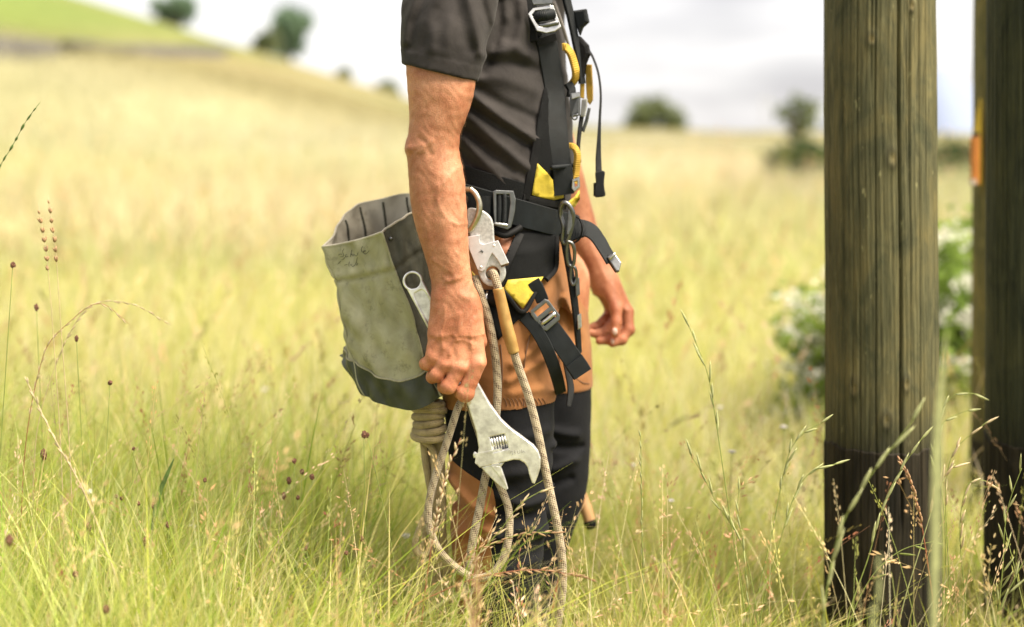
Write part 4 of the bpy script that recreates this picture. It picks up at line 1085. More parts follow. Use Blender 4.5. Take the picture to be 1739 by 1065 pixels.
def strap_px(name, pts, off, width_px, mat, parent, normal=None, thick=.0022, Y=None, n=40):
    """webbing through photo points; rests on the clothes, or hangs at the given depth(s)"""
    pts = np.asarray(pts, float)
    if Y is None: q = hit(pts, off)
    else:
        Y = np.interp(np.linspace(0, 1, len(pts)), np.linspace(0, 1, np.size(Y)), np.atleast_1d(Y)); q = np.stack([P(p[0], p[1], yy) for p, yy in zip(pts, Y)])
    nr = np.array((0.1, -1, 0)) if normal is None else normal
    w = np.atleast_1d(np.asarray(width_px, float)) * np.mean(q[:, 1]) / F
    return ribbon(name, q, nr, w, thick, mat, parent, n=n)

hs = empty('safety_harness', (0, 0, 0)); tag(hs, 'black and yellow full body safety harness worn by the worker', 'harness')
# -- shoulder strap and chest
strap_px('back_pad', [(893, -60), (896, -20), (901, 20), (909, 62)], .006, 26, M_pad, hs, (.3, -.95, 0), .006)
strap_px('shoulder_strap', [(905, -110), (912, -60), (919, -5), (925, 40), (930, 75), (942, 150), (948, 225), (954, 280), (957, 326)], .014, [40, 38, 37, 37, 36, 35, 35, 35], M_web, hs, (.30, -.95, 0), .0026, n=80)
strap_px('strap_keeper', [(927, 62), (930, 74)], .0175, 38, M_trim, hs, (.30, -.95, 0), .004, n=8)
strap_px('folded_strap_end', [(955, 284), (957, 300), (958, 331)], .021, [35, 36, 38], M_web, hs, (.30, -.95, 0), .008, n=14)
q = hit([(937, 285), (973, 281)], .024); tube('strap_roll', [q[0], (q[0] + q[1]) / 2, q[1]], .0042, M_web, hs, n=8)
patch('chest_panel', [(924, 150), (940, 150), (958, 290), (960, 340), (941, 343), (888, 336), (905, 262), (914, 200)], .004, .003, M_pad, hs)
patch('yellow_patch', [(912.6, 277), (930, 294), (939, 306), (941, 327), (958, 328), (957, 336), (941, 340), (921, 336), (903, 331)], .009, .003, M_ypatch, hs)
strap_px('panel_edge', [(914, 235), (908, 265), (901, 300), (893, 338)], .009, 14, M_trim, hs, (.1, -1, 0), .004)
strap_px('panel_edge', [(889, 337), (915, 342), (945, 347), (962, 350)], .009, 13, M_trim, hs, (.1, -1, 0), .004)
patch('yellow_patch', [(962, 345), (976, 334), (984, 322), (985, 338), (976, 352), (963, 351)], .012, .003, M_ypatch, hs, step=5)
Yb = hit([(925, 35)], .030)[0, 1]
plate_px('adjuster_buckle', [[(895, 25), (911, 54), (927, 57.5), (942, 54), (954, 46), (940, 9), (933, 8), (904, 14)], [(902, 27), (914, 46), (930, 47), (946, 41), (934, 15), (908, 19)]], Yb, .005, .0012, M_steel, hs, tilt=.25, lean=.15)
q = np.stack([P(908, 30, Yb + .004), P(922, 27, Yb - .004), P(939, 24, Yb + .006)]); tube('webbing_roll', q, .0098, M_web, hs, n=10, sides=14, vscale=1)
tube('buckle_bar', [P(913, 44, Yb - .002), P(930, 42, Yb - .003), P(948, 38, Yb)], .0046, M_dsteel, hs, n=8)
plate_px('buckle_plate', [[(902, 2), (905, 9), (938, 6), (940, -4), (900, -4)]], Yb - .004, .004, .001, M_dsteel, hs, tilt=.25)
plate_px('strap_stop', [[(898, 52), (911, 49), (914, 70), (900, 73)]], Yb + .016, .010, .003, M_trim, hs)
strap_px('edge_tape', [(941, 4), (953, 35), (962, 62), (969, 84)], .010, 6, mat_simple('grey_tape', (.33, .30, .28), .7, var=.2, scale=60), hs, (.5, -.85, 0), .002)
# -- far shoulder strap, chest hardware (in front of the breast bone)
strap_px('far_strap', [(958, -50), (964, -5), (972, 30), (980, 70), (987, 105), (991, 142)], 0, [20, 18, 16, 15, 14], M_web, hs, (.75, -.65, 0), .006, Y=[2.60, 2.61, 2.62])
plate_px('strap_end_tab', [[(974, 18), (996, 16), (1001, 38), (990, 47), (985, 60), (979, 42)]], 2.615, .016, .004, M_web, hs, tilt=-.4)
plate_px('harness_pocket', [[(976, 58), (986, 62), (1000, 77), (1003, 92), (996, 108), (991, 140), (984, 141), (978, 100)]], 2.625, .020, .006, M_trim, hs, tilt=-.3)
q = [P(1000, 84, 2.62), P(1008, 98, 2.62), P(1017, 125, 2.62), P(1021, 160, 2.62), P(1019.5, 200, 2.62), P(1018, 240, 2.62), P(1017, 270, 2.62), P(1017.5, 300, 2.62)]
ribbon('dangling_strap', q, [(.95, -.3, 0)] * 4 + [(.93, -.36, 0), (.8, -.6, 0), (.5, -.86, 0), (.2, -.98, 0)], .0125, .0016, M_webthin, hs, n=60)
plate_px('strap_tip', [smooth_poly([(1011, 293), (1019, 290), (1027, 292), (1026, 305), (1026, 318), (1028, 332), (1018, 335), (1010, 334), (1009, 322), (1012, 311)], 3)], 2.616, .009, .0025, M_webthin, hs)
plate_px('strap_tip_keeper', [[(1008, 311), (1013, 310), (1013, 334), (1008, 333)]], 2.622, .012, .002, M_trim, hs)
strap_px('yellow_loop', [(955, 80), (962, 80), (970, 88), (976, 104), (980, 122), (979, 135), (972, 146)], 0, 13, M_yweb, hs, (.55, -.83, 0), .007, Y=[2.575, 2.57, 2.575, 2.60])
plate_px('yellow_tab', [[(994, 109), (1005, 110), (1007, 150), (1007, 170), (1002, 178), (997, 172), (995, 140)]], 2.635, .008, .002, M_yweb, hs, tilt=-.3)
plate_px('yellow_tab', [[(985, 142), (993, 142), (992, 168), (985, 166)]], 2.630, .006, .0015, M_yweb, hs)
strap_px('yellow_loop', [(964, 248), (972, 248), (979, 252), (983, 262), (982, 280), (980, 297), (976, 312)], 0, [10, 11, 11, 12, 13], M_yweb, hs, (.6, -.8, 0), .007, Y=[2.575, 2.57, 2.58])
plate_px('chest_buckle', [[(968, 158), (985, 157), (985, 196), (969, 200)], [(971, 170), (981, 168), (981, 190), (972, 192)]], 2.578, .012, .0018, M_dsteel, hs, tilt=-.3)
plate_px('buckle_tongue', [[(970, 158.5), (985, 157.5), (985, 165), (971, 169)]], 2.570, .005, .001, M_steel, hs, tilt=-.3)
plate_px('buckle_core', [[(971, 170), (982, 168), (982, 190), (972, 192)]], 2.582, .006, .001, M_dsteel, hs, tilt=-.3)
plate_px('connector_plate', [[(988, 169), (998, 168), (997, 180), (994, 198), (986, 198), (987, 180)]], 2.60, .004, .001, M_chrome, hs, tilt=-.35)
plate_px('connector_plate', [[(999, 183), (1003.5, 184), (999, 205), (992, 225), (987, 222), (993, 205)]], 2.61, .004, .001, M_dsteel, hs, tilt=-.35)
plate_px('ring_eye', [circle(976, 199, 5.5, 16), circle(976, 199, 2.6, 12)], 2.575, .006, .001, M_dsteel, hs)
strap_px('chest_webbing', [(966, 140), (972, 152), (971, 165)], 0, 14, M_web, hs, (.4, -.9, 0), .008, Y=2.583)
strap_px('chest_webbing', [(990, 196), (986, 225), (984, 250), (986, 276)], 0, [9, 8, 7], M_webthin, hs, (.8, -.6, 0), .004, Y=[2.605, 2.60])
plate_px('small_buckle', [[(972, 305), (984, 300), (985, 318), (976, 326), (971, 320)], [(975, 309), (981, 307), (981, 315), (976, 318)]], 2.565, .006, .0012, M_steel, hs, tilt=-.3)

# -- waist belt: a closed loop round the hips, lower in front
def loop_round(name, off, width, thick, mat, zshift=0.0, a0=0, a1=360, n=140, slope=-.287):
    q = []; ns = []
    c = np.array((xt(860), TY))
    for a in np.radians(np.linspace(a0, a1, n)):
        d = np.array((math.cos(a), math.sin(a))); r = .34
        for _ in range(60):
            x, y = c + d * r; x0 = (x - (875 - 869.5) * 2.5 / F); z = CH - (360 - HZ) * 2.5 / F + slope * np.clip(x0, -.20, .14) + zshift
            v = float(cloth_sdf(np.array([x]), np.array([y]), np.array([z]))[0]) - off
            r -= v * .7
            if abs(v) < 3e-4: break
        q.append((x, y, z)); ns.append((d[0], d[1], 0.0))
    return ribbon(name, q, ns, width, thick, mat, hs, raw=True)
loop_round('hip_pad', .006, .080, .006, M_pad, .014, 60, 285, 90)
loop_round('waist_belt', .012, .047, .003, M_web)
Yk = hit([(857, 355)], .022)[0, 1]
plate_px('belt_buckle', [[(837, 325), (842, 322.5), (872, 324), (876, 338), (874.5, 360), (868, 386), (862, 390), (839, 383)], [(843, 330), (865, 330), (866.5, 345), (862, 381), (843, 377)]], Yk, .006, .0014, M_dsteel, hs, tilt=.05)
tube('buckle_bar', [P(857, 329, Yk + .001), P(857, 355, Yk + .001), P(856, 381, Yk + .001)], .0050, M_web, hs, n=8)
tube('buckle_bar', [P(848, 329, Yk + .003), P(848, 355, Yk + .002), P(847, 380, Yk + .003)], .0055, M_web, hs, n=8)
tube('buckle_pin', [P(839, 380, Yk - .003), P(850, 381, Yk - .004), P(862, 383, Yk - .003)], .0030, M_steel, hs, n=8)
strap_px('strap_keeper', [(826, 333), (823, 382)], .018, 17, M_web, hs, (-.1, -1, 0), .004, n=10)
def ring(name, pts, r, mat, parent, n=60):
    p = [P(*a) for a in pts]; p.append(p[0]); tube(name, p, r, mat, parent, n=n, sides=10, cap=False)
ring('side_ring', [(799, 321.5, 2.462), (808, 330, 2.458), (814, 345, 2.456), (813, 362, 2.456), (805, 380, 2.458), (797, 390, 2.462), (784, 386, 2.468), (776, 362, 2.472), (778, 336, 2.470), (788, 323, 2.466)], .0056, M_brass, hs)
tube('gear_loop', [hit([(838, 392)], .012)[0], hit([(856, 400)], .016)[0], hit([(872, 394)], .016)[0], hit([(884, 386)], .012)[0]], .0058, M_trim, hs, n=20)
# front hardware
ring('carabiner', [(952, 352, 2.535), (958, 344, 2.53), (966, 348, 2.528), (973, 362, 2.53), (972, 380, 2.535), (966, 402, 2.54), (960, 414, 2.545), (955, 408, 2.545), (957, 385, 2.54), (952, 366, 2.54)], .0042, M_dsteel, hs)
plate_px('carabiner_gate', [[(965, 352), (972, 352), (972, 385), (966, 400), (962, 398), (964, 372)]], 2.532, .008, .002, M_dsteel, hs)
ring('ring_link', [(964, 410, 2.54), (972, 414, 2.54), (976, 432, 2.545), (972, 452, 2.55), (965, 448, 2.55), (962, 428, 2.545)], .0032, M_dsteel, hs)
ring('ring_link', [(970, 450, 2.55), (977, 456, 2.55), (979, 472, 2.555), (974, 484, 2.555), (969, 474, 2.555)], .0028, M_dsteel, hs)
strap_px('front_webbing', [(958, 396), (964, 430), (971, 470), (978, 520), (982, 560), (985, 600)], 0, [14, 13, 13, 12, 10], M_web, hs, (.5, -.85, 0), .005, Y=[2.545, 2.56, 2.575, 2.60])
plate_px('front_clip', [[(976, 470), (984, 472), (985, 500), (978, 505)]], 2.565, .006, .0015, M_dsteel, hs)
plate_px('front_clip', [[(979, 535), (987, 532), (988, 556), (981, 560)]], 2.580, .006, .0015, M_steel, hs)
ribbon('belt_tail', [P(966, 392, 2.56), P(982, 388, 2.555), P(1000, 390, 2.55), P(1014, 402, 2.54), P(1028, 424, 2.53), P(1040, 444, 2.525)], [(-.15, -.93, .35), (-.1, -.9, .4), (.1, -.8, .6), (.2, -.75, .62), (.25, -.72, .65), (.25, -.72, .65)], [.040, .038, .034, .028, .026, .026], .0026, M_web, hs, n=40)
plate_px('belt_tail_clip', [[(1031, 437), (1043, 428), (1055, 447), (1051, 462), (1046, 463)]], 2.520, .009, .002, M_dsteel, hs, lean=.4)
tube('clip_edge', [P(1035, 440, 2.514), P(1040, 435, 2.512), P(1044, 430, 2.514)], .0028, M_steel, hs, n=6)
plate_px('belt_tail_keeper', [[(1021, 424), (1025, 421), (1050, 456), (1049, 463), (1044, 463)]], 2.526, .010, .002, M_trim, hs, lean=.4)
tube('cord_loop', [P(972, 366, 2.55), P(984, 372, 2.545), P(989, 388, 2.54), P(984, 406, 2.545), P(972, 414, 2.55)], .0018, M_trim, hs, n=20, sides=6)

# -- leg loop
patch('leg_pad', [(880, 396), (936, 392), (948, 404), (946, 460), (934, 472), (924, 474), (863, 482), (850, 486), (858, 455), (876, 414)], .006, .004, M_pad, hs)
strap_px('pad_edge', [(884, 396), (877, 412), (865, 438), (854, 462), (847, 488)], .012, 15, M_trim, hs, (-.05, -1, 0), .005)
strap_px('pad_edge', [(946, 400), (946, 430), (944, 456), (930, 474)], .012, 8, M_trim, hs, (.05, -1, 0), .005)
patch('yellow_patch', [(862.5, 475.5), (923, 470), (918, 479), (907, 496), (888, 524), (855, 491)], .011, .003, M_ypatch, hs)
patch('leg_strap_base', [(812, 492), (850, 492), (866, 510), (888, 527), (897, 533), (878, 545), (846, 578), (838, 560), (828, 530)], .005, .004, M_pad, hs)
strap_px('pad_edge', [(853, 492), (866, 508), (882, 528), (892, 528), (908, 500), (920, 480)], .014, 7, M_trim, hs, (0, -1, 0), .005)
patch('orange_tab', [(801, 460), (808, 468), (814, 494), (813, 503), (806, 502)], .012, .003, M_yel, hs, step=5)
strap_px('leg_strap', [(906, 478), (914, 492), (922, 512)], .016, 22, M_web, hs, (.1, -1, 0), .004)
a_, b_ = np.array((.80, -.60)), np.array((.60, .80))          # across and along the leg strap, photo axes
c_ = np.array((926, 534))
def loc(u, v): return tuple(c_ + a_ * u + b_ * v)
Yl = hit([(926, 534)], .024)[0, 1]
plate_px('leg_buckle', [[loc(-17, -20), loc(15, -22), loc(19, -16), loc(19, 16), loc(14, 22), loc(-15, 24), loc(-20, 16), loc(-20, -14)], [loc(-13, -14), loc(13, -15), loc(13, -6), loc(-13, -5)], [loc(-13, 3), loc(13, 2), loc(13, 14), loc(-13, 15)]], Yl, .005, .0013, M_dsteel, hs)
tube('buckle_bar', [P(*loc(-15, 9), Yl - .002), P(*loc(0, 9), Yl - .003), P(*loc(15, 8), Yl - .002)], .0040, M_steel, hs, n=6)
strap_px('leg_strap_tail', [(926, 536), (937, 557), (955, 584), (972, 609), (983, 624)], 0, [26, 31, 34, 34, 34], M_web, hs, (.15, -1, .1), .003, Y=[Yl + .006, Yl + .004, 2.50, 2.51])
strap_px('folded_strap_end', [(975, 613), (984, 626), (990, 636)], 0, [35, 35, 35], M_web, hs, (.15, -1, .1), .010, Y=[2.502, 2.506])
strap_px('thin_strap_tail', [(958, 600), (965, 632), (970, 662), (966, 690)], 0, [10, 11, 12, 9], M_webthin, hs, (.3, -.95, 0), .003, Y=[2.55, 2.55, 2.54])
strap_px('under_leg_strap', [(890, 536), (912, 562), (932, 600), (946, 640), (953, 668)], 0, [22, 22, 20], M_web, hs, (.1, -1, 0), .003, Y=[hit([(890, 536)], .006)[0, 1], 2.488, 2.492, 2.515, 2.57])
patch('leather_tab', [(848, 405), (878, 402), (876, 416), (862, 444), (856, 462), (846, 448)], .005, .004, M_leather, hs)
q = hit([(864, 425)], .013)[0]; tube('rivet_hole', [q, q - (0, .001, 0), q - (0, .002, 0)], .0020, M_trim, hs, n=3, sides=10)

# ================================================================== torch clipped under the belt
to = empty('torch', tuple(P(830, 507, 2.47))); tag(to, 'small black torch with a silver ring clipped beside the rope hook', 'torch')
tube('barrel', [P(812, 506, 2.476), P(828, 507, 2.472), P(846, 509, 2.466)], .0125, M_trim, to, n=10, sides=20)
tube('ring', [P(825, 506.6, 2.4725), P(827, 506.9, 2.4722), P(829, 507, 2.4719)], .0132, M_steel, to, n=4, sides=20)

# ================================================================== positioning lanyard: snap hook, rope
def rope_mat(name, rgb, rgb2, fleck, fl=1.0):
    m, nt, b = new_mat(name); N, Lk = nt.nodes, nt.links
    uv = N.new('ShaderNodeUVMap'); sp = N.new('ShaderNodeSeparateXYZ'); Lk.new(uv.outputs['UV'], sp.inputs[0])
    def math_(op, a, b_=None, v=None):
        n = N.new('ShaderNodeMath'); n.operation = op
        Lk.new(a, n.inputs[0])
        if b_ is not None: Lk.new(b_, n.inputs[1])
        if v is not None: n.inputs[1].default_value = v
        return n.outputs[0]
    u = math_('MULTIPLY', sp.outputs['X'], v=6.2832 * 7); v = math_('MULTIPLY', sp.outputs['Y'], v=6.2832 * 165)
    s1 = math_('SINE', math_('ADD', u, v)); s2 = math_('SINE', math_('SUBTRACT', u, v))
    br = math_('MULTIPLY', s1, s2)
    bp = N.new('ShaderNodeBump'); bp.inputs['Strength'].default_value = .55; bp.inputs['Distance'].default_value = .0012; Lk.new(br, bp.inputs['Height']); Lk.new(bp.outputs['Normal'], b.inputs['Normal'])
    tc = N.new('ShaderNodeTexCoord'); no = N.new('ShaderNodeTexNoise'); no.inputs['Scale'].default_value = 60; no.inputs['Detail'].default_value = 6; Lk.new(tc.outputs['Object'], no.inputs['Vector'])
    r = N.new('ShaderNodeValToRGB'); r.color_ramp.elements[0].position = .3; r.color_ramp.elements[1].position = .7; r.color_ramp.elements[0].color = (*rgb, 1); r.color_ramp.elements[1].color = (*rgb2, 1); Lk.new(no.outputs['Fac'], r.inputs['Fac'])
    # flecks: two dark carrier threads crossing in the braid, seen in pairs
    g1 = math_('GREATER_THAN', br, v=.15)
    w1 = math_('SINE', math_('ADD', math_('MULTIPLY', sp.outputs['X'], v=6.2832), math_('MULTIPLY', sp.outputs['Y'], v=6.2832 * 21.7)))
    w2 = math_('SINE', math_('SUBTRACT', math_('MULTIPLY', sp.outputs['X'], v=6.2832), math_('MULTIPLY', sp.outputs['Y'], v=6.2832 * 21.7)))
    g2 = math_('GREATER_THAN', math_('MAXIMUM', math_('MULTIPLY', w1, w1), math_('MULTIPLY', w2, w1)), v=.72)
    g = math_('MULTIPLY', math_('MULTIPLY', g1, g2), v=fl)
    mx = N.new('ShaderNodeMixRGB'); Lk.new(g, mx.inputs['Fac']); Lk.new(r.outputs['Color'], mx.inputs['Color1']); mx.inputs['Color2'].default_value = (*fleck, 1)
    Lk.new(mx.outputs['Color'], b.inputs['Base Color']); b.inputs['Roughness'].default_value = .85; b.inputs['Specular IOR Level'].default_value = .2; b.inputs['Sheen Weight'].default_value = .2
    return m
M_rope = rope_mat('rope_kernmantle', (.30, .245, .16), (.44, .365, .25), (.06, .028, .018))
M_rope2 = rope_mat('rope_old', (.30, .235, .12), (.46, .37, .20), (.30, .25, .15), .3)
M_sleeve = mat_simple('rope_sleeve', (.30, .17, .045), .45, rgb2=(.42, .26, .08), scale=55, bump=.2, bscale=300)
la = empty('lanyard', tuple(P(836, 464, 2.468))); tag(la, 'work positioning lanyard: silver snap hook with beige flecked rope', 'lanyard')
plate_px('hook_body', [smooth_poly([(794, 356), (808, 354), (821, 358), (833, 368), (838, 382), (840, 409), (847, 428), (857, 450), (859, 466), (853, 479), (842, 486), (829, 485), (818, 476), (812, 460), (814, 440), (811, 420), (800, 405), (795, 385)], 4), circle(837, 464, 12, 24)], 2.468, .011, .0022, M_alu, la, tilt=-.05)
plate_px('gate_plate', [[(793, 402), (815, 398.6), (814, 406), (816, 413), (822, 415), (846, 408), (864.5, 446.5), (851, 451), (845, 441), (836, 429.6), (831, 439), (824, 458), (818.5, 461.5), (811, 458), (797, 424)]], 2.4600, .004, .0010, M_zinc, la, tilt=-.05)
for rx, ry in ((839, 417), (816.8, 453.6)):
    q = P(rx, ry, 2.459); tube('rivet', [q + (0, .004, 0), q - (0, .001, 0), q - (0, .002, 0)], [.0030, .0030, .0022], M_chrome, la, n=4, sides=12)
plate_px('stamped_arrow', [[(811, 429), (817, 426), (816, 423.5), (821, 427), (820, 430), (816, 428)]], 2.4577, .0006, .0001, M_dsteel, la)
plate_px('gate_edge', [[(850.5, 451), (864, 447), (863, 450), (851, 454)]], 2.463, .008, .001, mat_simple('brown_edge', (.16, .08, .04), .5), la)
q1 = [P(832, 466, 2.478), P(837, 463, 2.466), P(841, 472, 2.455), P(846, 490, 2.452), P(854, 525, 2.452), P(862, 560, 2.453), P(871, 592, 2.455), P(880, 622, 2.458), P(896, 668, 2.46), P(911, 724, 2.46), P(923, 782, 2.46), P(935, 840, 2.455), P(946, 892, 2.45), P(954, 945, 2.45), P(955, 1000, 2.45), P(946, 1060, 2.45), P(925, 1130, 2.45), P(880, 1190, 2.45)]
tube('rope', q1, .0074, M_rope, la, n=220, sides=14)
tube('rope_sleeve', q1[3:8][:-1] + [P(873, 599, 2.4555)], [.0098, .0102, .0108, .0112, .0098], M_sleeve, la, n=50, sides=14)
q2 = [P(806, 470, 2.474), P(816, 500, 2.462), P(828, 535, 2.458), P(837, 578, 2.457), P(843, 622, 2.462), P(845, 662, 2.466), P(842, 710, 2.470), P(834, 770, 2.475), P(824, 812, 2.470), P(815, 860, 2.462), P(804, 912, 2.455), P(797, 960, 2.452), P(794, 1020, 2.45), P(797, 1090, 2.45), P(830, 1160, 2.45), P(880, 1190, 2.45)]
tube('rope', q2, .0074, M_rope, la, n=220, sides=14)
tube('buried_splice', [q1[3], q1[4], q1[5]], .0086, M_sleeve, la, n=12, sides=10)

hr = empty('hand_rope', tuple(P(790, 690, 2.44))); tag(hr, 'bight of beige flecked rope hanging from the fist', 'rope')
tube('rope', [P(797, 640, 2.452), P(788, 672, 2.447), P(778, 692, 2.440), P(768, 722, 2.438), P(757, 757, 2.44), P(744, 795, 2.44), P(733, 832, 2.44), P(727, 868, 2.44), P(731, 902, 2.44), P(748, 938, 2.44), P(780, 968, 2.44), P(810, 982, 2.44), P(838, 972, 2.44), P(857, 942, 2.445), P(865, 903, 2.45), P(863, 862, 2.46), P(848, 822, 2.468), P(830, 780, 2.472), P(812, 730, 2.465), P(800, 690, 2.455), P(796, 650, 2.455)], .0067, M_rope, hr, n=260, sides=14)

co = empty('rope_coil', tuple(P(735, 720, 2.56))); tag(co, 'coiled old rope wound into a hank hanging behind the trouser leg', 'rope')
for k in range(6):
    cx, cy, w = 728 + 1.2 * math.sin(k * 2), 684 + k * 11.2, 23 + 2 * math.sin(k * 1.7)
    pts = [P(cx + w * math.cos(a), cy + 4 * math.sin(a) + 3 * math.cos(a + k), 2.55 - .026 * math.sin(a)) for a in np.linspace(0, 2 * math.pi, 14)]
    tube('coil_turn', pts, .0072, M_rope2, co, n=40, sides=10, cap=False)
for k, (a, b2, c3) in enumerate((((718, 735), (724, 790), (742, 880)), ((728, 745), (735, 800), (748, 872)), ((738, 748), (742, 800), (735, 884)), ((748, 745), (750, 800), (752, 880)), ((743, 746), (746, 815), (728, 880)))):
    tube('strand', [P(*a, 2.555 + .008 * (k % 3)), P(*b2, 2.56 + .007 * (k % 2)), P(*c3, 2.56), P(c3[0] + 14 - 7 * k, c3[1] + 60 + 9 * k, 2.57), P(c3[0] + 30 - 14 * k, c3[1] + 300, 2.57)], .0070, M_rope2, co, n=40, sides=10)
tube('loop_strand', [P(722, 700, 2.55), P(711, 722, 2.545), P(716, 745, 2.545), P(734, 762, 2.545), P(738, 800, 2.545), P(734, 845, 2.54), P(721, 878, 2.535), P(708, 910, 2.535), P(705, 932, 2.535), P(714, 943, 2.535), P(728, 938, 2.54), P(735, 915, 2.545), P(740, 870, 2.55)], .0060, M_rope2, co, n=120, sides=10)

# ================================================================== adjustable wrench in the fist
wr = empty('adjustable_wrench', tuple(P(790, 640, 2.436))); tag(wr, 'large silver adjustable wrench held head down in the fist', 'wrench')
WY = 2.438
ax, pp = np.array((.476, .879)), np.array((.879, -.476)); w0 = np.array((701, 477))
def W(u, v): return tuple(w0 + ax * u + pp * v)
ringo = [W(17 * math.cos(t), 17 * math.sin(t)) for t in np.radians(np.linspace(62, 298, 22))]
hand_out = ringo + [W(26, -15.2), W(80, -15.6), W(160, -15.8), W(216, -16), W(216, 15.6), W(160, 15.4), W(80, 15), W(26, 14.8)]
hole = [W(13 * math.cos(t), 13 * math.sin(t)) for t in np.radians(np.linspace(0, 348, 28))]
rec = smooth_poly([W(24, -9), W(20, 0), W(24, 9), W(60, 10.5), W(196, 11), W(204, 6), W(204, -6), W(196, -11), W(60, -10.5)], 3)
hd = plate_px('handle', [hand_out, hole, rec], WY, .0125, .0018, M_chrome, wr)
plate_px('handle_web', [smooth_poly([W(22, -9.4), W(18.5, 0), W(22, 9.4), W(60, 11), W(196, 11.6), W(206, 6), W(206, -6), W(196, -11.6), W(60, -11)], 3)], WY + .0005, .0060, .0003, M_chrome, hd)
body = [(791, 676), (809, 733), (813, 760), (810, 775), (809, 787), (815, 793), (836, 788), (856, 783.5), (872, 779.5), (882, 780), (891, 785), (896, 793), (898, 803), (903.5, 819), (908, 820), (914, 805), (917.5, 793), (918, 777), (914, 765), (906, 755), (886, 740), (868, 727), (852, 712), (833, 686), (811, 648)]
worm_hole = [(832, 741), (857, 735.5), (863.5, 760), (838.5, 766)]
he = plate_px('head', [body, worm_hole], WY, .0175, .0022, M_chrome, wr, res=2)
plate_px('worm_recess', [[(831, 740), (858, 734.5), (864.5, 761), (838, 767)]], WY + .003, .004, .0003, M_dsteel, he)
plate_px('movable_jaw', [[(816.5, 792.5), (826, 803), (836, 813), (848, 824), (859, 832), (863, 829), (859, 815), (853, 797), (851, 792), (857, 784), (836, 787)]], WY + .0005, .0130, .0018, M_chrome, wr, res=2)
plate_px('jaw_facet', [[(833, 790), (850, 793), (861, 827), (848, 808)]], WY - .0066, .0012, .0004, M_chrome, wr)
plate_px('slide_rail', [[(808.5, 770), (813, 769), (852, 761), (853, 764.5), (815, 773), (809, 789), (806.5, 786)]], WY - .0088, .0008, .0002, M_chrome, wr)
wa = np.array((25, -5.7)) / 25.6
for k in range(6):
    c = np.array((835.5, 752.5)) + wa * (k * 4.6 + .6)
    q = [P(c[0] + 12.5 * (-wa[1]) * s, c[1] + 12.5 * wa[0] * s, WY - .0075 + .0085 * (abs(s) ** 2)) for s in (-1, -.5, 0, .5, 1)]
    tube('worm_thread', q, .0019, M_chrome, he, n=12, sides=8)
q0, q1_ = np.array((834, 753.5)), np.array((862, 747)); tube('worm_core', [P(*q0, WY - .0005), P(*((q0 + q1_) / 2), WY - .0005), P(*q1_, WY - .0005)], .0058, M_dsteel, he, n=4, sides=14)
M_eng = mat_simple('engraving', (.34, .33, .32), .6, .6)
for st in ([(866, 770), (868, 766), (871, 766), (869, 769), (872, 771), (869, 773)], [(874, 765), (875, 771)], [(873, 768), (877, 767)], [(879, 765), (879.5, 770), (883, 769), (883, 764)], [(886, 763), (886, 769), (889, 766), (891, 768)], [(857, 764), (861, 763), (865, 763)]):
    tube('engraved_letter', [P(x, y, WY - .0089) for x, y in st], .00035, M_eng, he, n=10, sides=5, raw=False)
tube('jaw_pin', [P(808, 768, WY), P(806, 772, WY), P(807, 777, WY)], .003, M_chrome, wr, n=5)

# ================================================================== hammer hanging on the far side
hm = empty('hammer', tuple(P(985, 830, 2.86))); tag(hm, 'wooden hammer handle sticking out behind the far knee', 'hammer')
M_ash = mat_simple('ash_handle', (.50, .27, .12), .5, rgb2=(.60, .36, .17), scale=30, stretch=(4, 4, .6), bump=.1)
tube('handle', [P(972, 770, 2.90), P(980, 820, 2.885), P(989, 848, 2.88), P(997, 870, 2.875), P(1004, 893, 2.87)], [.011, .012, .0125, .0135, .0115], M_ash, hm, n=40, sides=14)
tube('handle_end', [P(1001, 885, 2.8715), P(1003, 891, 2.870), P(1005, 897, 2.869)], [.0132, .0128, .0098], M_trim, hm, n=6, sides=14)
tube('head', [P(955, 768, 2.90), P(972, 766, 2.90), P(990, 764, 2.90)], [.014, .015, .012], M_dsteel, hm, n=8, sides=12)

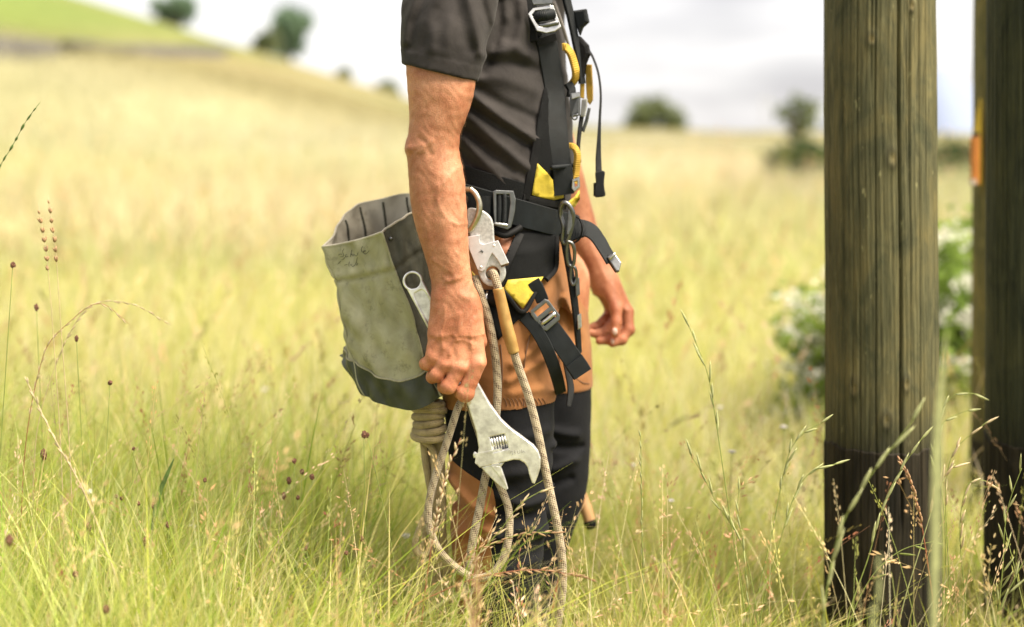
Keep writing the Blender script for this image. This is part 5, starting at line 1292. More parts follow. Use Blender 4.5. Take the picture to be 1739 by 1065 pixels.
# ================================================================== canvas tool bag
def canvas_mat(name, rgb, rgb2, dirt):
    m, nt, b = new_mat(name); N, Lk = nt.nodes, nt.links
    tc = N.new('ShaderNodeTexCoord')
    def noise(s, d, r, dist=0):
        n = N.new('ShaderNodeTexNoise'); n.inputs['Scale'].default_value = s; n.inputs['Detail'].default_value = d; n.inputs['Roughness'].default_value = r; n.inputs['Distortion'].default_value = dist; Lk.new(tc.outputs['Object'], n.inputs['Vector']); return n
    a, c2, w = noise(16, 8, .65, .5), noise(38, 6, .7), noise(1400, 2, .5)
    r = N.new('ShaderNodeValToRGB'); r.color_ramp.elements[0].position = .34; r.color_ramp.elements[1].position = .66; r.color_ramp.elements[0].color = (*rgb, 1); r.color_ramp.elements[1].color = (*rgb2, 1); Lk.new(a.outputs['Fac'], r.inputs['Fac'])
    r2 = N.new('ShaderNodeValToRGB'); r2.color_ramp.elements[0].position = .56; r2.color_ramp.elements[0].color = (0, 0, 0, 1); r2.color_ramp.elements[1].position = .74; r2.color_ramp.elements[1].color = (.75, .75, .75, 1); Lk.new(c2.outputs['Fac'], r2.inputs['Fac'])
    mx = N.new('ShaderNodeMixRGB'); Lk.new(r2.outputs['Color'], mx.inputs['Fac']); Lk.new(r.outputs['Color'], mx.inputs['Color1']); mx.inputs['Color2'].default_value = (*dirt, 1); Lk.new(mx.outputs['Color'], b.inputs['Base Color'])
    b.inputs['Roughness'].default_value = .8; b.inputs['Specular IOR Level'].default_value = .3
    bp = N.new('ShaderNodeBump'); bp.inputs['Strength'].default_value = .3; bp.inputs['Distance'].default_value = .0008; Lk.new(w.outputs['Fac'], bp.inputs['Height'])
    bp2 = N.new('ShaderNodeBump'); bp2.inputs['Strength'].default_value = .4; bp2.inputs['Distance'].default_value = .006; Lk.new(a.outputs['Fac'], bp2.inputs['Height']); Lk.new(bp.outputs['Normal'], bp2.inputs['Normal']); Lk.new(bp2.outputs['Normal'], b.inputs['Normal'])
    return m
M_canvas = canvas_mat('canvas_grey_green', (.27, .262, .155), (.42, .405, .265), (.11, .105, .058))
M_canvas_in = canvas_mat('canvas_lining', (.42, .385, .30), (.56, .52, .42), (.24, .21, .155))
M_canvas_side_shaded = canvas_mat('canvas_side_shaded', (.045, .045, .032), (.09, .089, .063), (.025, .025, .018))  # side canvas darkened to hold the shade of arm and body
M_bagleather = mat_simple('bag_base_leather', (.022, .028, .019), .5, rgb2=(.06, .066, .043), scale=22, bump=.4, bscale=120)
M_thread = mat_simple('seam_thread', (.32, .30, .20), .8, var=.2, scale=200)
lev = [
 [(553, 418, 2.575), (585, 413, 2.545), (618, 405, 2.51), (649, 394, 2.475), (672, 378, 2.50), (702, 361, 2.53), (734, 350, 2.57), (738, 338, 2.66), (692, 330, 2.73), (643, 340, 2.745), (600, 352, 2.72), (572, 384, 2.65)],
 [(567, 466, 2.572), (598, 462, 2.54), (635, 454, 2.505), (666, 446, 2.475), (688, 430, 2.50), (714, 412, 2.53), (738, 404, 2.57), (742, 396, 2.66), (700, 388, 2.73), (650, 396, 2.745), (610, 408, 2.72), (584, 440, 2.65)],
 [(583, 540, 2.568), (618, 546, 2.53), (660, 540, 2.497), (698, 532, 2.475), (714, 520, 2.50), (734, 508, 2.53), (746, 500, 2.57), (748, 492, 2.65), (712, 486, 2.72), (655, 490, 2.735), (608, 500, 2.71), (590, 520, 2.64)],
 [(600, 614, 2.562), (640, 638, 2.52), (684, 648, 2.487), (726, 630, 2.475), (738, 618, 2.50), (748, 608, 2.53), (752, 600, 2.57), (752, 592, 2.64), (716, 588, 2.70), (660, 588, 2.72), (604, 588, 2.70), (586, 592, 2.64)],
 [(622, 672, 2.55), (656, 688, 2.515), (700, 696, 2.485), (749, 673, 2.475), (754, 660, 2.50), (757, 650, 2.53), (758, 640, 2.57), (756, 630, 2.63), (716, 622, 2.68), (650, 615, 2.70), (592, 606, 2.69), (579, 612, 2.63)]]
NA, NL = 168, 70
rings = []
for L_ in lev:
    q = np.array([P(*p) for p in L_])
    # corner points doubled up a little so front corners stay crisp
    pr = []
    for k in range(12):
        p0, p1, p2, p3 = q[(k-1) % 12], q[k], q[(k+1) % 12], q[(k+2) % 12]
        t0 = (p2 - p0) / 2 * (.25 if k in (0, 3) else 1); t1 = (p3 - p1) / 2 * (.25 if (k+1) % 12 in (0, 3) else 1)
        for s in np.arange(14) / 14:
            pr.append((2*s**3-3*s**2+1)*p1 + (s**3-2*s**2+s)*t0 + (-2*s**3+3*s**2)*p2 + (s**3-s**2)*t1)
    rings.append(np.array(pr))
rings = np.array(rings)                                   # (5, 168, 3)
tt = np.array([0, .17, .48, .80, 1.0]); _, BG = cubic(tt, rings.reshape(5, -1), NL); BG = BG.reshape(NL, NA, 3)
ctr = BG.mean(1, keepdims=True); outw = BG - ctr; outw[..., 2] *= .2; outw /= np.linalg.norm(outw, axis=2)[..., None]
A_, Lv = np.meshgrid(np.arange(NA), np.linspace(0, 1, NL)); ph = A_ * 2 * np.pi / NA
wr_ = .0048 * np.sin(ph * 7 + 4 * np.sin(Lv * 5)) * np.sin(Lv * 9 + ph * 2) + .0034 * np.sin(ph * 17 + 9 * Lv) * np.sin(Lv * 21 + ph) + .004 * np.sin(ph * 4 + 1) * Lv * (1 - Lv) * 2
wr_ += .0045 * np.exp(-((Lv - .215) / .012) ** 2) * -1 + .003 * np.exp(-((Lv - .18) / .03) ** 2)      # folded-over hem line
wr_ += .010 * np.exp(-(Lv / .035) ** 2) * np.sin(ph * 9 + 1.3) * .6
BG = BG + outw * wr_[..., None]
INN = BG - outw * .0035
bag = empty('tool_bag', tuple(P(670, 690, 2.58))); tag(bag, 'worn grey green canvas tool bag with dark leather base hanging at the hip', 'bag')
def wall(name, a0, a1, l0, l1, mat, off=0.0, inside=False, parent=bag):
    src = INN if inside else BG + outw * off
    a = np.arange(a0, a1 + 1) % NA; V = src[l0:l1 + 1][:, a].reshape(-1, 3); na = len(a); nl = l1 - l0 + 1
    i, j = np.meshgrid(np.arange(nl - 1), np.arange(na - 1), indexing='ij')
    f = np.stack([i*na + j, i*na + j + 1, (i+1)*na + j + 1, (i+1)*na + j], -1).reshape(-1, 4)
    if not inside: f = f[:, ::-1]
    return link(name, np_mesh(name, V, f), mat, parent)
SE = 55
fp = wall('front_panel', 0, 42, 0, NL - 1, M_canvas); sp_ = wall('side_panel', 42, 98, 0, NL - 1, M_canvas_side_shaded); wall('back_panel', 98, 168, 0, NL - 1, M_canvas)
wall('lining', 0, 168, 0, NL - 1, M_canvas_in, inside=True)
wall('leather_base', 0, 168, SE, NL - 1, M_bagleather, off=.0022)
c = BG[-1].mean(0); V = np.vstack([BG[-1] + outw[-1] * .0022, c]); k = np.arange(0, NA, 2)
link('base_floor', np_mesh('base_floor', V, np.stack([k, (k+1) % NA, (k+2) % NA, np.full(len(k), NA)], 1)), M_bagleather, bag)
rim = np.vstack([BG[0], BG[0][:1]]) ; tube('rim_hem', rim - 0.0015 * np.vstack([outw[0], outw[0][:1]]), .0023, M_canvas_in, bag, raw=True, sides=8, cap=False)
tube('leather_seam', np.vstack([BG[SE], BG[SE][:1]]) + np.vstack([outw[SE], outw[SE][:1]]) * .002, .0016, M_thread, bag, raw=True, sides=6, cap=False)
tube('corner_seam', BG[:, 42] + outw[:, 42] * .001, .0019, M_canvas, fp, raw=True, sides=8)
tube('corner_seam', BG[:, 0] + outw[:, 0] * .001, .0016, M_canvas, fp, raw=True, sides=8)
sv = []; sf = []
for l in range(3, SE - 1, 2):                              # hand stitches along the front corner
    for side, a in ((-1, 40), (1, 43)):
        p0 = BG[l, a] + outw[l, a] * .0012; p1 = BG[l, 42] + outw[l, 42] * .0042; e = np.array((.0, 0, .0012)); b0 = len(sv)
        sv += [p0 - e, p0 + e, p1 + e, p1 - e]; sf.append([b0, b0 + 1, b0 + 2, b0 + 3])
st = link('corner_stitching', np_mesh('corner_stitching', sv, sf), M_thread, fp); st['kind'] = 'stuff'
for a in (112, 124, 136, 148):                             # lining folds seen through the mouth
    tube('lining_seam', INN[1:40, a] - outw[1:40, a] * .001, .0024, M_canvas_side_shaded, bag, raw=True, sides=6)
q = BG[4, 49] + outw[4, 49] * .002; tube('eyelet', [q + outw[4, 49] * .0 , q + outw[4, 49] * .001, q + outw[4, 49] * .002], .0035, M_dsteel, bag, n=3, sides=12)
tube('hanging_strap', [BG[1, 80] + (0, 0, -.02), BG[0, 80] + (.01, 0, .03), hit([(790, 345)], .014)[0]], .006, M_web, bag, n=14)
# handwriting on the turned-over hem
from mathutils.bvhtree import BVHTree
vb = BG[:, :43].reshape(-1, 3); i, j = np.meshgrid(np.arange(NL - 1), np.arange(42), indexing='ij'); fb = np.stack([i*43 + j, i*43 + j + 1, (i+1)*43 + j + 1, (i+1)*43 + j], -1).reshape(-1, 4)
bvh = BVHTree.FromPolygons([tuple(v) for v in vb], [tuple(map(int, f)) for f in fb])
def bag_pt(px, py, off=.0004):
    d = Vector(((px - 869.5) / F, 1, -(py - HZ) / F)).normalized(); h = bvh.ray_cast(Vector((0, 0, CH)), d)
    if h[0] is None: return None
    return np.array(h[0] - d * off)
M_ink = mat_simple('pen_ink', (.085, .08, .055), .8, var=.4, scale=900)
ink = [[(405, 385), (370, 450), (398, 490), (385, 540), (335, 545)], [(425, 555), (395, 590), (350, 612)], [(455, 500), (428, 525), (450, 550), (490, 535)], [(565, 405), (548, 470), (535, 545)], [(540, 520), (565, 490), (582, 535)], [(590, 490), (600, 530), (625, 500), (635, 530), (665, 522), (690, 455)], [(780, 335), (752, 395), (770, 455)], [(780, 452), (845, 432), (835, 415), (790, 445), (820, 492), (870, 470), (910, 425)],
       [(415, 715), (470, 700)], [(515, 645), (500, 705), (512, 745)], [(525, 690), (552, 722), (565, 685)], [(672, 560), (660, 620), (640, 690), (585, 745), (562, 730)], [(685, 675), (655, 718)], [(290, 515), (330, 490), (360, 500)], [(285, 690), (340, 630)]]
for s_ in ink:
    pts = [bag_pt(550 + x / 11.84, 390 + y / 11.84) for x, y in s_]
    if all(p is not None for p in pts) and len(pts) >= 2:
        if len(pts) == 2: pts.insert(1, (pts[0] + pts[1]) / 2)
        tube('handwritten_stroke', pts, .00048, M_ink, fp, n=12, sides=5)
# ================================================================== GRASS AND PLANTS
def grass_mat(name, trans, gloss=0.0):
    m = bpy.data.materials.new(name); m.use_nodes = True; nt = m.node_tree; nt.nodes.clear()
    out = nt.nodes.new('ShaderNodeOutputMaterial'); d = nt.nodes.new('ShaderNodeBsdfPrincipled'); t = nt.nodes.new('ShaderNodeBsdfTranslucent'); mixs = nt.nodes.new('ShaderNodeMixShader')
    at = nt.nodes.new('ShaderNodeAttribute'); at.attribute_name = 'col'
    d.inputs['Roughness'].default_value = 0.55; d.inputs['Specular IOR Level'].default_value = 0.35
    nt.links.new(at.outputs['Color'], d.inputs['Base Color']); nt.links.new(at.outputs['Color'], t.inputs['Color'])
    mixs.inputs['Fac'].default_value = trans
    nt.links.new(d.outputs[0], mixs.inputs[1]); nt.links.new(t.outputs[0], mixs.inputs[2]); nt.links.new(mixs.outputs[0], out.inputs['Surface'])
    return m
M_blade = grass_mat('grass_blade', 0.45)
M_straw = grass_mat('grass_straw', 0.35)

BLOCK = [(P(845, 900, 2.58)[0], 2.6, 0.17), (P(950, 900, 2.8)[0], 2.8, 0.13), ((1498 - 869.5) * 2.80 / F, 2.80, 0.125), ((1776 - 869.5) * 2.95 / F, 2.95, 0.135), ((1725 - 869.5) * 3.9 / F, 3.9, 0.13)]
def spots(n, y0, y1, rng, margin=0.5, power=1.0):
    """random places on the meadow in the wedge in front of the camera and a good way past its sides"""
    Y = np.sqrt(rng.uniform(0, 1, n) ** power * (y1**2 - y0**2) + y0**2)
    X = rng.uniform(-1, 1, n) * (0.50 * Y + margin)
    keep = np.ones(n, bool)
    for bx, by, br in BLOCK: keep &= (X - bx) ** 2 + (Y - by) ** 2 > br ** 2
    return X[keep], Y[keep]

def blades(name, X, Y, h, w, rng, colour, mat, seg=4, lean=0.35, droop=0.35, label=None, wind=0.12):
    n = len(X)
    az = rng.uniform(0, 6.28, n); ln = np.abs(rng.normal(0, lean, n)); dr = np.abs(rng.normal(0, droop, n))
    dx, dy = np.cos(az) + wind * 3 * 0.3, np.sin(az) * 0.8
    t = np.linspace(0, 1, seg + 1)
    hx = h[:, None] * (ln[:, None] * t + dr[:, None] * t**2.2)
    hz = h[:, None] * (t * np.cos(np.minimum(ln, 1.2))[:, None] - 0.38 * (dr**2)[:, None] * t**3)
    c = np.stack([X[:, None] + dx[:, None] * hx, Y[:, None] + dy[:, None] * hx, ground_z(X, Y)[:, None] + hz - 0.01], -1)
    fa = rng.uniform(0, 3.14, n)
    s = np.stack([np.cos(fa), np.sin(fa), np.zeros(n)], -1)[:, None] * (w[:, None] * (1 - t**1.6 * 0.96) * (0.55 + 0.45 * np.minimum(1, t * 6)))[..., None] / 2
    V = np.stack([c - s, c + s], 2).reshape(-1, 3)
    b = (np.arange(n) * (seg + 1) * 2)[:, None]; k = (np.arange(seg) * 2)[None]
    f = np.stack([b + k, b + k + 1, b + k + 3, b + k + 2], -1).reshape(-1, 4)
    cc = np.repeat(colour, (seg + 1) * 2, 0)
    me = np_mesh(name, V, f, colr=cc)
    o = link(name, me, mat); tag(o, label, 'grass', kind='stuff'); return o

def pick(n, rng, table, X=None, Y=None):
    cols = np.array([c for _, c in table]); w = np.array([q for q, _ in table]); w = w / w.sum()
    c = cols[rng.choice(len(cols), n, p=w)]
    return np.clip(c * rng.uniform(0.78, 1.22, (n, 1)) * rng.uniform(0.93, 1.07, (n, 3)), 0, 1)

GREEN = [(5, (0.54, 0.55, 0.13)), (4, (0.63, 0.62, 0.21)), (2.2, (0.25, 0.34, 0.045)), (3, (0.68, 0.62, 0.26)), (2.5, (0.76, 0.67, 0.42))]
FARG = [(4, (0.64, 0.62, 0.30)), (3, (0.70, 0.65, 0.38)), (3, (0.76, 0.69, 0.50)), (.6, (0.46, 0.49, 0.18))]
rg = np.random.default_rng(5)
X, Y = spots(88000, 1.75, 3.6, rg)
tall = 0.75 + 0.3 * wob(X * 1.6, Y * 1.6, 61)
left = 0.80 + 0.70 * sstep(-X, 0.0, 0.6) - 0.28 * sstep(X, 0.3, 0.6)
blades('grass', X, Y, np.clip(rg.normal(0.38, 0.11, len(X)) * tall * left, 0.08, .70), rg.uniform(.0018, .0046, len(X)), rg, np.clip(pick(len(X), rg, GREEN) * (1 + sstep(-X, .1, .8)[:, None] * np.array((-.09, .01, -.12))), 0, 1), M_blade, 5, 0.28, 0.45, 'dense green meadow grass around the worker and the poles')
X, Y = spots(11500, 1.9, 3.6, rg)
blades('grass', X, Y, np.clip(rg.normal(0.34, 0.10, len(X)) * (0.8 + 0.6 * sstep(-X, -.1, .6) - 0.25 * sstep(X, .3, .6)), .08, .65), rg.uniform(.0045, .0080, len(X)), rg, pick(len(X), rg, [(2.5, (0.28, 0.38, 0.05)), (2.5, (0.46, 0.50, 0.08)), (1.5, (0.66, 0.59, 0.24))]), M_blade, 6, 0.30, 0.6, 'broad green blades mixed into the near grass')
X = rg.uniform(-.24, .20, 1000); Y = rg.uniform(2.02, 2.44, 1000)
blades('grass', X, Y, np.clip(rg.normal(0.34, 0.08, len(X)), .12, .52), rg.uniform(.0018, .0042, len(X)), rg, pick(len(X), rg, GREEN), M_blade, 6, 0.30, 0.5, 'grass standing close in front of the trouser legs')
X, Y = spots(68000, 3.4, 8.5, rg, 0.8)
blades('grass', X, Y, np.clip(rg.normal(0.33, 0.09, len(X)) * (0.8 + 0.25 * wob(X, Y, 62)), 0.1, .6), rg.uniform(.004, .008, len(X)), rg, pick(len(X), rg, GREEN[:2] + FARG), M_blade, 4, 0.3, 0.5, 'yellow green meadow grass just behind the worker')
X, Y = spots(82000, 8, 34, rg, 2.0, 1.25)
mc = meadow_colour(X, Y) * rg.uniform(0.75, 1.3, (len(X), 1)) * 1.75  # offsets the sheet's painted shade and pales the far field for haze
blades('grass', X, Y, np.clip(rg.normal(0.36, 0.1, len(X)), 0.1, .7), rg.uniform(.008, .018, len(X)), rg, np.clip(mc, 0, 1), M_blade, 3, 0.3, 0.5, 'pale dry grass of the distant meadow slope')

def stalk_field(name, X, Y, h, rng, colour, mat, label, kind, lean=0.25, rad=0.0008, nsp=14, sps=0.012, wind=0.4):
    """thin flowering stems with spikelets: kind 0 slim spike, 1 open drooping panicle"""
    n = len(X); S = 8; t = np.linspace(0, 1, S)
    az = rng.uniform(0, 6.28, n); ln = np.abs(rng.normal(0, lean, n)); dr = np.abs(rng.normal(0.12, 0.15, n)) * (1.8 if kind else 1)
    dx, dy = np.cos(az) + wind * .5, np.sin(az)
    def centre(tt):
        off = h[:, None] * (ln[:, None] * tt + dr[:, None] * tt**3)
        return np.stack([X[:, None] + dx[:, None] * off, Y[:, None] + dy[:, None] * off, ground_z(X, Y)[:, None] + h[:, None] * (tt * np.cos(ln)[:, None] - 0.3 * (dr**1.5)[:, None] * tt**4)], -1)
    c = centre(np.broadcast_to(t, (n, S)))
    rr = rad * (1.25 - 0.7 * t)[None, :, None]
    th = np.array([0, 2.094, 4.189])
    ring = np.stack([np.cos(th), np.sin(th), 0 * th], -1)
    V = (c[:, :, None] + rr[..., None] * ring).reshape(-1, 3)
    b = (np.arange(n) * S * 3)[:, None, None]; k = (np.arange(S - 1) * 3)[None, :, None]; j = np.arange(3)[None, None]; j2 = (j + 1) % 3
    f = np.stack(np.broadcast_arrays(b + k + j, b + k + j2, b + k + 3 + j2, b + k + 3 + j), -1).reshape(-1, 4)
    C = np.repeat(colour, S * 3, 0)
    lo = 0.80 if kind == 0 else 0.72
    ts = lo + (1 - lo) * np.sort(rng.uniform(0, 1, (n, nsp)), 1)
    sc = centre(ts); ax = centre(np.minimum(ts + 0.03, 1.05)) - sc; ax /= np.linalg.norm(ax, axis=2)[..., None] + 1e-9
    az2 = rng.uniform(0, 6.28, (n, nsp)); out = np.stack([np.cos(az2), np.sin(az2), np.zeros_like(az2)], -1)
    spread = 0.25 if kind == 0 else 0.9
    d = ax + out * spread * rng.uniform(.4, 1.2, (n, nsp, 1)); d[..., 2] -= 0.25 * kind; d /= np.linalg.norm(d, axis=2)[..., None]
    L = sps * rng.uniform(.7, 1.4, (n, nsp, 1)) * (1 if kind == 0 else 1.5)
    foot = sc + (out * 0.004 if kind == 0 else d * rng.uniform(0, .02, (n, nsp, 1)))
    e = np.cross(d, out); e /= np.linalg.norm(e, axis=2)[..., None] + 1e-9
    g = np.cross(d, e); w = L * (0.16 if kind == 0 else 0.13)
    p0, p3 = foot, foot + d * L; mid = foot + d * L * 0.45
    sv = np.stack([p0, mid + e * w, p3, mid - e * w, mid + g * w, mid - g * w], 2).reshape(-1, 3)
    o0 = len(V); q = (o0 + np.arange(n * nsp) * 6)[:, None]
    f2 = np.concatenate([q + np.array([[0, 1, 2, 3]]), q + np.array([[0, 4, 2, 5]])])
    V = np.vstack([V, sv]); f = np.vstack([f, f2])
    C = np.vstack([C, np.clip(np.repeat(colour * np.array((1.08, .95, .95)), nsp * 6, 0), 0, 1)])
    o = link(name, np_mesh(name, V, f, colr=C), mat, smooth=False); tag(o, label, 'grass', kind='stuff'); return o

STRAW = [(3, (0.68, 0.58, 0.34)), (1.2, (0.50, 0.36, 0.19)), (5, (0.45, 0.48, 0.16)), (.5, (0.36, 0.20, 0.11)), (1.5, (0.74, 0.65, 0.44))]
X, Y = spots(1150, 1.9, 3.4, rg, 0.4)
stalk_field('seed_grass', X, Y, np.clip(rg.normal(0.50, 0.10, len(X)) * (0.85 + 0.22 * sstep(-X, -.2, .6)), .25, .8), rg, pick(len(X), rg, STRAW), M_straw, 'thin straw coloured seed stalks rising out of the near grass', 0, rad=.0006, nsp=16, sps=.0075)
X = rg.uniform(-.30, .22, 46); Y = rg.uniform(2.05, 2.45, 46)
stalk_field('seed_grass', X, Y, np.clip(rg.normal(0.46, 0.08, len(X)), .3, .62), rg, pick(len(X), rg, STRAW[:2] + STRAW[3:]), M_straw, 'reddish straw panicles crossing the trouser legs', 1, lean=0.4, nsp=16, sps=.007, rad=.0006)
X, Y = spots(70, 1.8, 3.4, rg, 0.4)
stalk_field('seed_grass', X, Y, np.clip(rg.normal(0.50, 0.10, len(X)), .3, .75), rg, pick(len(X), rg, STRAW[:2] + STRAW[3:]), M_straw, 'loose drooping reddish panicles among the near grass', 1, lean=0.35, nsp=18, sps=.009)
X, Y = spots(1400, 3.4, 9, rg, 0.8)
stalk_field('seed_grass', X, Y, np.clip(rg.normal(0.55, 0.12, len(X)), .3, .85), rg, pick(len(X), rg, STRAW), M_straw, 'blurred seed stalks of the meadow behind the worker', 0, rad=.0013, nsp=8, sps=.02)
X, Y = spots(800, 9, 22, rg, 1.5)
stalk_field('seed_grass', X, Y, np.clip(rg.normal(0.58, 0.12, len(X)), .3, .9), rg, pick(len(X), rg, STRAW), M_straw, 'distant tan seed stalks on the slope', 0, rad=.0025, nsp=6, sps=.04)
# ================================================================== SINGLE PLANTS ONE CAN PICK OUT
def plain_leaf(name, rgb, trans=.35):
    m = bpy.data.materials.new(name); m.use_nodes = True; nt = m.node_tree; nt.nodes.clear()
    out = nt.nodes.new('ShaderNodeOutputMaterial'); d = nt.nodes.new('ShaderNodeBsdfPrincipled'); t = nt.nodes.new('ShaderNodeBsdfTranslucent'); mx = nt.nodes.new('ShaderNodeMixShader')
    tc = nt.nodes.new('ShaderNodeTexCoord'); no = nt.nodes.new('ShaderNodeTexNoise'); no.inputs['Scale'].default_value = 90; no.inputs['Detail'].default_value = 4
    rp = nt.nodes.new('ShaderNodeValToRGB'); rp.color_ramp.elements[0].position = .3; rp.color_ramp.elements[1].position = .7
    rp.color_ramp.elements[0].color = (*[c * .7 for c in rgb], 1); rp.color_ramp.elements[1].color = (*[min(1, c * 1.25) for c in rgb], 1)
    nt.links.new(tc.outputs['Object'], no.inputs['Vector']); nt.links.new(no.outputs['Fac'], rp.inputs['Fac'])
    nt.links.new(rp.outputs['Color'], d.inputs['Base Color']); nt.links.new(rp.outputs['Color'], t.inputs['Color']); d.inputs['Roughness'].default_value = .6
    mx.inputs['Fac'].default_value = trans; nt.links.new(d.outputs[0], mx.inputs[1]); nt.links.new(t.outputs[0], mx.inputs[2]); nt.links.new(mx.outputs[0], out.inputs['Surface']); return m
M_gstem = plain_leaf('stem_green', (.32, .38, .10)); M_gpale = plain_leaf('spikelet_pale_green', (.48, .50, .24)); M_gstraw = plain_leaf('spikelet_straw', (.66, .54, .34)); M_gdark = plain_leaf('spike_dark_green', (.12, .20, .05)); M_gred = plain_leaf('stem_reddish', (.42, .17, .09)); M_gtan = plain_leaf('spike_tan', (.52, .33, .18))
def spikelet_mesh(p, d, L, w, side):
    """one pointed spikelet: a six-sided spindle"""
    d = d / np.linalg.norm(d); e = np.cross(d, side); e /= np.linalg.norm(e) + 1e-9; g = np.cross(d, e)
    V = [p]
    for s, ww in ((.25, .8), (.5, 1.0), (.78, .6)):
        for a in np.arange(5) * 2 * math.pi / 5: V.append(p + d * L * s + (e * math.cos(a) + g * math.sin(a)) * w * ww)
    V.append(p + d * L)
    f = [[0, 1 + (k + 1) % 5, 1 + k] for k in range(5)]
    for r0 in (1, 6): f += [[r0 + k, r0 + (k + 1) % 5, r0 + 5 + (k + 1) % 5, r0 + 5 + k] for k in range(5)]
    f += [[11 + k, 11 + (k + 1) % 5, 16] for k in range(5)]
    return V, f
def hero(label, pts, head, kind, smat, hmat, rad=.0011, L=.022, w=.0022, n=9, spread=.35, seed=0, group='single grass stems in front of the pole and the worker'):
    """pts: photo points with depth from foot to tip; head: share of the stem that carries spikelets"""
    rng = np.random.default_rng(seed); q = np.array([P(*p) for p in pts])
    if q[0][2] > 0.02:
        q0 = q[0].copy(); q0[2] = 0.0; q0[0] += (q[0][0] - q[1][0]) * .4; q0[1] += .02; q = np.vstack([q0, q])
    p = smooth_path(q, 60); root = empty('wild_grass', tuple(p[0])); tag(root, label, 'wild grass', group, 'thing')
    tube('stem', p, [rad * 1.4, rad, rad * .5], smat, root, raw=True, sides=6)
    k0 = int(60 * (1 - head)); V, f = [], []
    for k in np.linspace(k0, 58, n).astype(int):
        t = p[min(k + 1, 59)] - p[k]; t /= np.linalg.norm(t) + 1e-9
        o = rng.normal(size=3); o[1] *= .5; o -= t * (o @ t); o /= np.linalg.norm(o)
        d = t + o * spread * rng.uniform(.4, 1.2) + np.array((0, 0, -.15 * spread))
        v2, f2 = spikelet_mesh(p[k], d, L * rng.uniform(.75, 1.2), w, o)
        if kind == 'each':
            me = bpy.data.meshes.new('spikelet'); me.from_pydata([tuple(x) for x in v2], [], f2); me.update(); link('spikelet', me, hmat, root)
        else:
            b = len(V); V += v2; f += [[a + b for a in ff] for ff in f2]
    if kind != 'each':
        me = bpy.data.meshes.new('seed_head'); me.from_pydata([tuple(x) for x in V], [], f); me.update(); link('seed_head', me, hmat, root)
    return root
hero('tall pale brome stem rising highest in the gap between worker and pole', [(1268, 1075, 2.36), (1240, 880, 2.36), (1218, 730, 2.36), (1203, 640, 2.36), (1185, 590, 2.36), (1166, 545, 2.36)], .24, 'each', M_gstem, M_gpale, L=.034, w=.0021, n=9, spread=.22, seed=1)
hero('brome stem with two-ranked green spikelets below the tallest one', [(1288, 1075, 2.38), (1262, 930, 2.38), (1215, 850, 2.38), (1190, 800, 2.38), (1170, 768, 2.38)], .30, 'each', M_gstem, M_gpale, L=.036, w=.0022, n=8, spread=.25, seed=2)
hero('straight slim green spike standing left of the brome clump', [(1092, 1000, 2.45), (1090, 880, 2.45), (1089, 800, 2.45), (1088, 733, 2.45)], .45, 'one', M_gstem, M_gpale, L=.018, w=.0016, n=16, spread=.2, seed=3)
hero('upright slim spike between the two leaning brome stems', [(1275, 1080, 2.33), (1262, 930, 2.33), (1253, 860, 2.33), (1256, 826, 2.33)], .38, 'each', M_gstem, M_gpale, L=.03, w=.0018, n=7, spread=.15, seed=4)
hero('arching brome head nodding towards the thick pole, upper one', [(1278, 1060, 2.5), (1312, 900, 2.5), (1340, 770, 2.5), (1365, 735, 2.5), (1402, 715, 2.5)], .24, 'each', M_gstem, M_gpale, L=.035, w=.0024, n=7, spread=.28, seed=5)
hero('arching brome head nodding across the left edge of the thick pole', [(1290, 1060, 2.46), (1330, 900, 2.46), (1355, 830, 2.46), (1382, 798, 2.46), (1424, 787, 2.46)], .28, 'each', M_gstem, M_gpale, L=.036, w=.0024, n=7, spread=.22, seed=6)
hero('broad soft green spike crossing the pole where the tar begins', [(1400, 1040, 2.05), (1427, 900, 2.05), (1470, 820, 2.05), (1515, 760, 2.05), (1555, 708, 2.05)], .5, 'each', M_gstem, M_gpale, rad=.0014, L=.05, w=.0032, n=10, spread=.14, seed=7)
hero('long straight stem with a green head against the tarred pole', [(1437, 1066, 2.36), (1475, 945, 2.36), (1503, 850, 2.36), (1535, 790, 2.36), (1570, 738, 2.36)], .32, 'each', M_gstem, M_gpale, L=.04, w=.0024, n=8, spread=.13, seed=8)
hero('reddish stem with a brown tapering head against the tarred pole', [(1588, 1060, 2.48), (1576, 961, 2.48), (1560, 865, 2.48), (1545, 815, 2.48), (1524, 775, 2.48)], .24, 'one', M_gred, M_gtan, rad=.0013, L=.013, w=.0022, n=34, spread=.35, seed=9)
hero('pale stem with a spread whitish head at the right edge of the thick pole', [(1526, 1066, 2.42), (1563, 930, 2.42), (1588, 850, 2.42), (1604, 810, 2.42), (1622, 788, 2.42)], .18, 'each', M_gpale, M_gstraw, L=.032, w=.0024, n=8, spread=.5, seed=10)
hero('drooping pale head in the gap between the poles, topmost', [(1605, 900, 2.6), (1590, 760, 2.6), (1598, 700, 2.6), (1625, 668, 2.6), (1664, 670, 2.6)], .30, 'each', M_gstem, M_gpale, L=.034, w=.0026, n=7, spread=.22, seed=11)
hero('short pale head in the gap between the poles, second from top', [(1600, 900, 2.6), (1588, 770, 2.6), (1600, 720, 2.6), (1622, 705, 2.6), (1651, 695, 2.6)], .30, 'each', M_gstem, M_gpale, L=.033, w=.0026, n=6, spread=.18, seed=12)
hero('straw head leaning right in the gap between the poles', [(1612, 1000, 2.55), (1606, 830, 2.55), (1618, 770, 2.55), (1640, 745, 2.55), (1678, 715, 2.55)], .3, 'each', M_gstem, M_gstraw, L=.03, w=.0024, n=7, spread=.3, seed=13)
